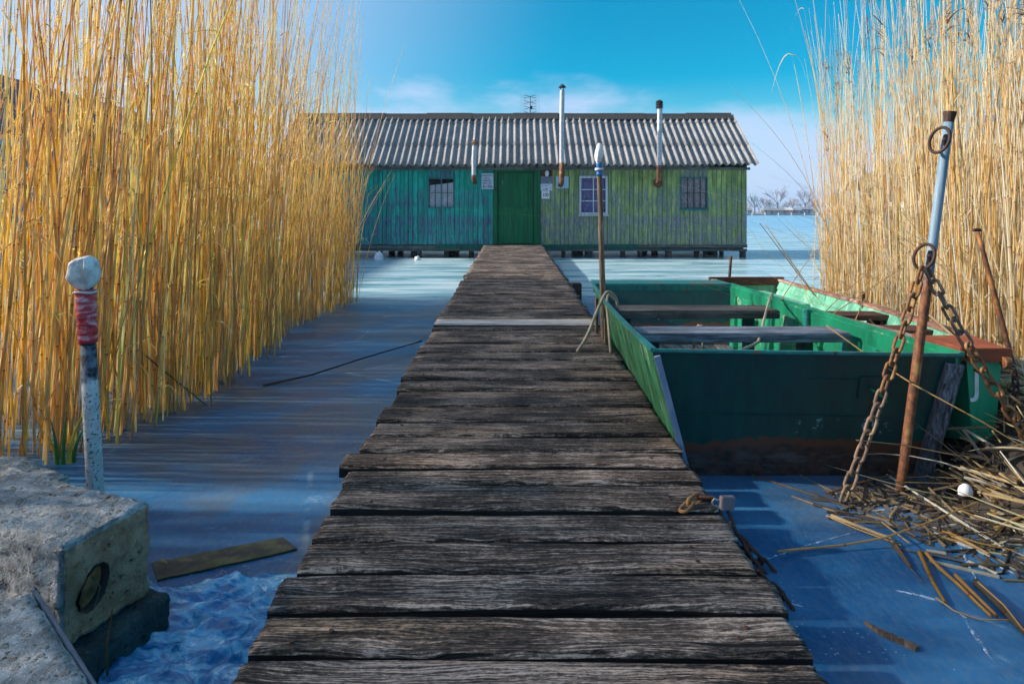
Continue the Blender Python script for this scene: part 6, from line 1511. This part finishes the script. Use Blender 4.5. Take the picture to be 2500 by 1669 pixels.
# single fallen stalks on the ice
def stalk(pts, r, tint, label, cat='reed stalk', name='fallen_reed', flat=None):
    pts = [Vector(p) for p in pts]; O = pts[0].copy(); n = len(pts); sides = 7
    mb = MB().tube(pts, [r * 0.78 * (1 - 0.35 * i / max(1, n - 1)) for i in range(n)], sides)
    V = np.array([tuple(v - O) for v in mb.v]); quads = [f for f in mb.f if len(f) == 4]
    seg = [0]
    for i in range(1, n): seg.append(seg[-1] + (pts[i] - pts[i - 1]).length)
    me = reed_mesh(name, [(V, np.array(quads), np.tile(np.array([*tint, 1.0]), (len(V), 1)), np.repeat(seg, sides), np.full(len(V), random.random() * 0.5 + 0.5))])
    o = bpy.data.objects.new(name, me); COL.objects.link(o); o.location = O; return tag(o, label, cat, 'fallen reed stalks on the ice')
gd = (0.66, 0.46, 0.20); og = (0.60, 0.35, 0.10); br = (0.30, 0.18, 0.09); pl = (0.72, 0.55, 0.32)
def GS(l, z=0.006): return [G(x, y, z if isinstance(z, (int, float)) else z[i]) for i, (x, y) in enumerate(l)]
stalk(GS([(642, 941), (760, 915), (880, 876), (1030, 832)], (0.006, 0.02, 0.05, 0.06)), 0.0095, (0.16, 0.12, 0.09), 'long dark reed stalk lying on blue ice left of the walkway')
stalk(GS([(1000, 845), (1040, 822)], 0.01), 0.004, br, 'short brown reed scrap on the ice close to the walkway edge')
stalk(GS([(1900, 1345), (2060, 1330), (2160, 1312), (2280, 1270), (2385, 1225)], (0.02, 0.018, 0.03, 0.05, 0.075)), 0.0052, gd, 'long yellow stalk reaching from the litter towards the walkway')
stalk(GS([(2030, 1258), (2080, 1278), (2150, 1305), (2175, 1312)], 0.012), 0.0090, pl, 'thick pale stalk on the ice left of the crossing stalks')
stalk(GS([(2018, 1258), (2090, 1290), (2200, 1330)], 0.008), 0.0045, gd, 'slim stalk running under the thick pale stalk')
stalk(GS([(2085, 1274), (2153, 1274)], 0.02), 0.0040, gd, 'short straight stalk lying level above the crossing')
stalk(GS([(2153, 1274), (2220, 1325)], 0.022), 0.0042, gd, 'short slanting stalk broken from the level one')
stalk(GS([(2245, 1348), (2278, 1420), (2308, 1470)], 0.010), 0.0085, (0.50, 0.28, 0.06), 'thick ochre stalk pointing down the ice, left of the bright orange one')
stalk(GS([(2262, 1350), (2290, 1382), (2345, 1430), (2385, 1470), (2420, 1503)], 0.012), 0.0080, og, 'long bright orange bent stalk on the grey ice')
stalk(GS([(2333, 1403), (2370, 1440), (2435, 1503)], 0.014), 0.0082, og, 'shorter orange stalk beside the bright bent one')
stalk(GS([(2383, 1420), (2430, 1465), (2500, 1540), (2540, 1580)], 0.012), 0.0150, (0.13, 0.11, 0.09), 'broad dark flattened stalk at the right edge')
stalk(GS([(2388, 1420), (2450, 1475), (2510, 1550)], 0.03), 0.0040, gd, 'thin yellow stalk on top of the broad dark one')
stalk(GS([(2285, 1458), (2330, 1490), (2390, 1511), (2470, 1512)], 0.010), 0.0030, gd, 'thin curved straw below the orange stalks')
stalk(GS([(2170, 1312), (2205, 1365), (2252, 1420)], 0.007), 0.0030, br, 'thin brown straw curving down from the crossing')
stalk(GS([(2180, 1318), (2225, 1385)], 0.008), 0.0080, (0.22, 0.16, 0.10), 'dull brown stalk below the crossing')
stalk(GS([(2315, 1300), (2370, 1328), (2415, 1352)], 0.02), 0.0085, gd, 'thick yellow stalk lying beside the bank edge')
stalk(GS([(2250, 1308), (2340, 1300), (2450, 1302)], 0.018), 0.0035, br, 'thin brown straw lying level by the bank edge')
stalk(GS([(2300, 1296), (2390, 1325), (2470, 1342)], 0.026), 0.0040, og, 'thin orange straw slanting by the bank edge')
stalk(GS([(2430, 1290), (2470, 1270), (2520, 1250)], (0.03, 0.05, 0.07)), 0.0085, gd, 'thick stalk poking in from the right edge')
stalk(GS([(2020, 1205), (2090, 1180), (2178, 1158)], (0.008, 0.03, 0.05)), 0.0065, br, 'brown stalk leaning against the chain foot')
stalk([W(2090, 1074, 2.70), W(2200, 1085, 2.72), W(2330, 1110, 2.75), W(2500, 1130, 2.8)], 0.0028, pl, 'thin level straw stretched before the rusty waterline')
stalk([W(2185, 1176, 2.70), W(2330, 1180, 2.72), W(2530, 1175, 2.8)], 0.0032, gd, 'level straw just above the ice under the pole')
stalk([W(2018, 795, 3.55), W(2120, 868, 3.0), W(2230, 938, 2.72), W(2400, 1030, 2.62), W(2530, 1110, 2.60)], 0.0046, gd, 'long yellow stalk slanting across the end of the punt')
for a, b, l in (((1855, 545), (1965, 690), 'first of two broken stalks rising over the rowing boat'), ((1868, 548), (1972, 695), 'second of two broken stalks rising over the rowing boat')):
    p, q = W(*a, 6.1), W(*b, 5.9); stalk([q + (q - p) * 0.2, q, p.lerp(q, 0.5), p], 0.0058, (0.34, 0.24, 0.14) if 'first' in l else pl, l)
for k, (a, b, l) in enumerate([((1905, 735), (2010, 590), 'thin reed slanting up from the stern seat of the rowing boat'), ((2035, 765), (2300, 600), 'long reed lying across the rowing boat towards the bed'), ((1985, 790), (2140, 650), 'reed leaning from the rowing boat thwart'), ((2080, 800), (2130, 700), 'short reed leaning in the rowing boat middle'), ((2270, 770), (2400, 905), 'broad pale leaf fallen across the orange bow deck')]):
    p, q = W(*a, 4.9 - 0.25 * k), W(*b, 5.6 - 0.3 * k) if k < 4 else W(*b, 3.0); p = p if k < 4 else W(*a, 3.9)
    stalk([p, p.lerp(q, 0.5) + Vector((0, 0, 0.02)), q], 0.0045 if k < 4 else 0.009, pl, l)
stalk([W(2400, 905, 2.86), W(2330, 862, 3.0), W(2262, 845, 3.2)], 0.006, pl, 'pale straw lying on the orange bow deck')
stalk(GS([(392, 1368), (408, 1374)], 0.03), 0.0080, pl, 'short cut reed end on the mossy board')
stalk([W(770, 840, 5.2), W(850, 880, 5.0), W(925, 960, 4.35)] if False else [W(310, 830, 3.9), W(400, 905, 3.85), W(505, 990, 4.05)], 0.0055, (0.24, 0.17, 0.10), 'brown stalk slanting down out of the left-hand reeds')
# driftwood sliver frozen in the ice at the right
def sliver():
    a, b = G(2110, 1522), G(2238, 1588); O = a.copy(); d = (b - a).normalized(); s = Vector((d.y, -d.x, 0)); n = 12; vs = []; 
    for i in range(n + 1):
        t = i / n; w = 0.012 * min(1, 0.1 + t * 2.2); p = a.lerp(b, t) + s * 0.004 * math.sin(t * 5); vs += [p - s * w + Vector((0, 0, -0.01)), p - s * w + Vector((0, 0, 0.008)), p + s * w + Vector((0, 0, 0.011)), p + s * w + Vector((0, 0, -0.01))]
    fs = [(i * 4 + j, i * 4 + j + 1, i * 4 + 5 + j, i * 4 + 4 + j) for i in range(n) for j in range(3)] + [(n * 4, n * 4 + 1, n * 4 + 2, n * 4 + 3)]
    tag(MB().add(vs, fs).build('driftwood_sliver', 'pole_wood', None, O), 'tapering wood sliver frozen in the blue ice by the near right corner', 'driftwood')
sliver()
# healed cracks standing proud in the ice
def crack(pts, w, label):
    P = [Vector((*G(x, y, 0).to_2d(), 0)) for x, y in pts]; mb = MB(); vs = []; sm = []
    for i in range(len(P) - 1):
        for k in range(10): sm.append(P[i].lerp(P[i + 1], k / 10))
    sm.append(P[-1]); n = len(sm)
    for i, p in enumerate(sm):
        d = (sm[min(i + 1, n - 1)] - sm[max(i - 1, 0)]).normalized(); s = Vector((d.y, -d.x, 0)); ww = w * (0.35 + 0.65 * abs(mnoise.noise(Vector((i * 0.4, w * 900, 0)))) + 0.2) * math.sin(PI * (i + 0.6) / (n + 0.2)); j = 0.004 * mnoise.noise(Vector((i * 0.8, 5, w * 100)))
        vs += [p + s * (j - ww), p + s * j + Vector((0, 0, 0.0035)), p + s * (j + ww)]
    fs = [(i * 3 + k, i * 3 + 3 + k, i * 3 + 4 + k, i * 3 + 1 + k) for i in range(n - 1) for k in range(2)]
    for v in vs: v.z += 0.0012
    o = mb.add(vs, fs).build('ice_crack', 'crack_ice', None, P[0], smooth=True); tag(o, label, 'ice crack', 'white healed cracks in the ice')
nn = NT('crack_ice'); f_ = nn.noise(nn.obj((1, 1, 1)), 40, 5, 0.7); tr = nn.new('ShaderNodeBsdfTransparent')
nn.fin((0.50, 0.62, 0.76), 0.6); mxs = nn.new('ShaderNodeMixShader'); nn.put(mxs.inputs[0], nn.rng(f_, 0.40, 0.64, 0.05, 0.75)); nn.t.links.new(tr.outputs[0], mxs.inputs[1]); nn.t.links.new(nn.b.outputs[0], mxs.inputs[2]); nn.t.links.new(mxs.outputs[0], nn.out.inputs[0]); M['crack_ice'] = nn.m
crack([(2350, 1500), (2385, 1555), (2430, 1622)], 0.011, 'broad white crack pointing to the near right corner')
crack([(2185, 1442), (2250, 1455), (2300, 1470), (2360, 1510)], 0.007, 'thin white crack running to the orange stalks')
crack([(1860, 1370), (1960, 1335), (2090, 1300)], 0.006, 'long faint crack from the chain stub towards the litter')
crack([(2340, 1320), (2360, 1370), (2388, 1425)], 0.006, 'short white crack above the broad dark stalk')
crack([(2060, 1262), (2180, 1240), (2260, 1215)], 0.007, 'faint crack by the foot of the hanging chain')
crack([(2440, 1385), (2500, 1410)], 0.006, 'short crack at the right edge')
crack([(1915, 1470), (1960, 1482)], 0.004, 'tiny crack at the end of the dark chain')

# iris shoots at the foot of the left reeds
def iris():
    O = Vector((-2.03, 3.02, 0)); O = G(150, 1135); root = empty('iris_shoots', O, 'green and yellow iris shoots at the foot of the left-hand reeds', 'plant')
    for k, (dx, h, m, lean) in enumerate([(-0.02, 0.26, 'iris_green', -0.03), (0.0, 0.30, 'iris_green', 0.02), (0.02, 0.34, 'iris_yellow', 0.10), (0.035, 0.22, 'iris_green', 0.06), (-0.05, 0.2, 'iris_yellow', -0.08)]):
        vs = []; n = 7
        for i in range(n + 1):
            t = i / n; w = 0.011 * (1 - t) ** 0.7 + 0.001; h2 = h * 0.8; p = O + Vector((dx + lean * t * t, 0.01 * k, h2 * t)); vs += [p + Vector((-w, 0, 0)), p + Vector((0, -0.004, 0)), p + Vector((w, 0, 0))]
        MB().add(vs, [(i * 3 + j, i * 3 + j + 1, i * 3 + j + 4, i * 3 + j + 3) for i in range(n) for j in range(2)]).build('blade', m, root, O, smooth=True)
iris()
# dead leaf by the concrete footing
p0 = G(262, 1648, 0.03); stalk([p0, p0 + Vector((0.004, -0.01, 0.08)), p0 + Vector((0.012, 0, 0.16))], 0.004, (0.34, 0.20, 0.10), 'thin upright brown blade before the concrete footing', name='dead_blade', cat='blade')

# ================================================================== AIR
def haze():
    m = bpy.data.materials.new('haze'); m.use_nodes = True; t = m.node_tree; t.nodes.clear()
    o = t.nodes.new('ShaderNodeOutputMaterial'); v = t.nodes.new('ShaderNodeVolumePrincipled'); v.inputs['Color'].default_value = (0.40, 0.66, 1.0, 1); v.inputs['Density'].default_value = HAZE; v.inputs['Anisotropy'].default_value = 0.0
    t.links.new(v.outputs[0], o.inputs['Volume']); M['haze'] = m
    ob = MB().box((0, 330, 7.3), (1960, 800, 17)).build('haze', 'haze', None, (0, 330, 7.3)); tag(ob, 'pale winter haze over the lake', None, None, 'stuff')
HAZE = 0.0008
haze()
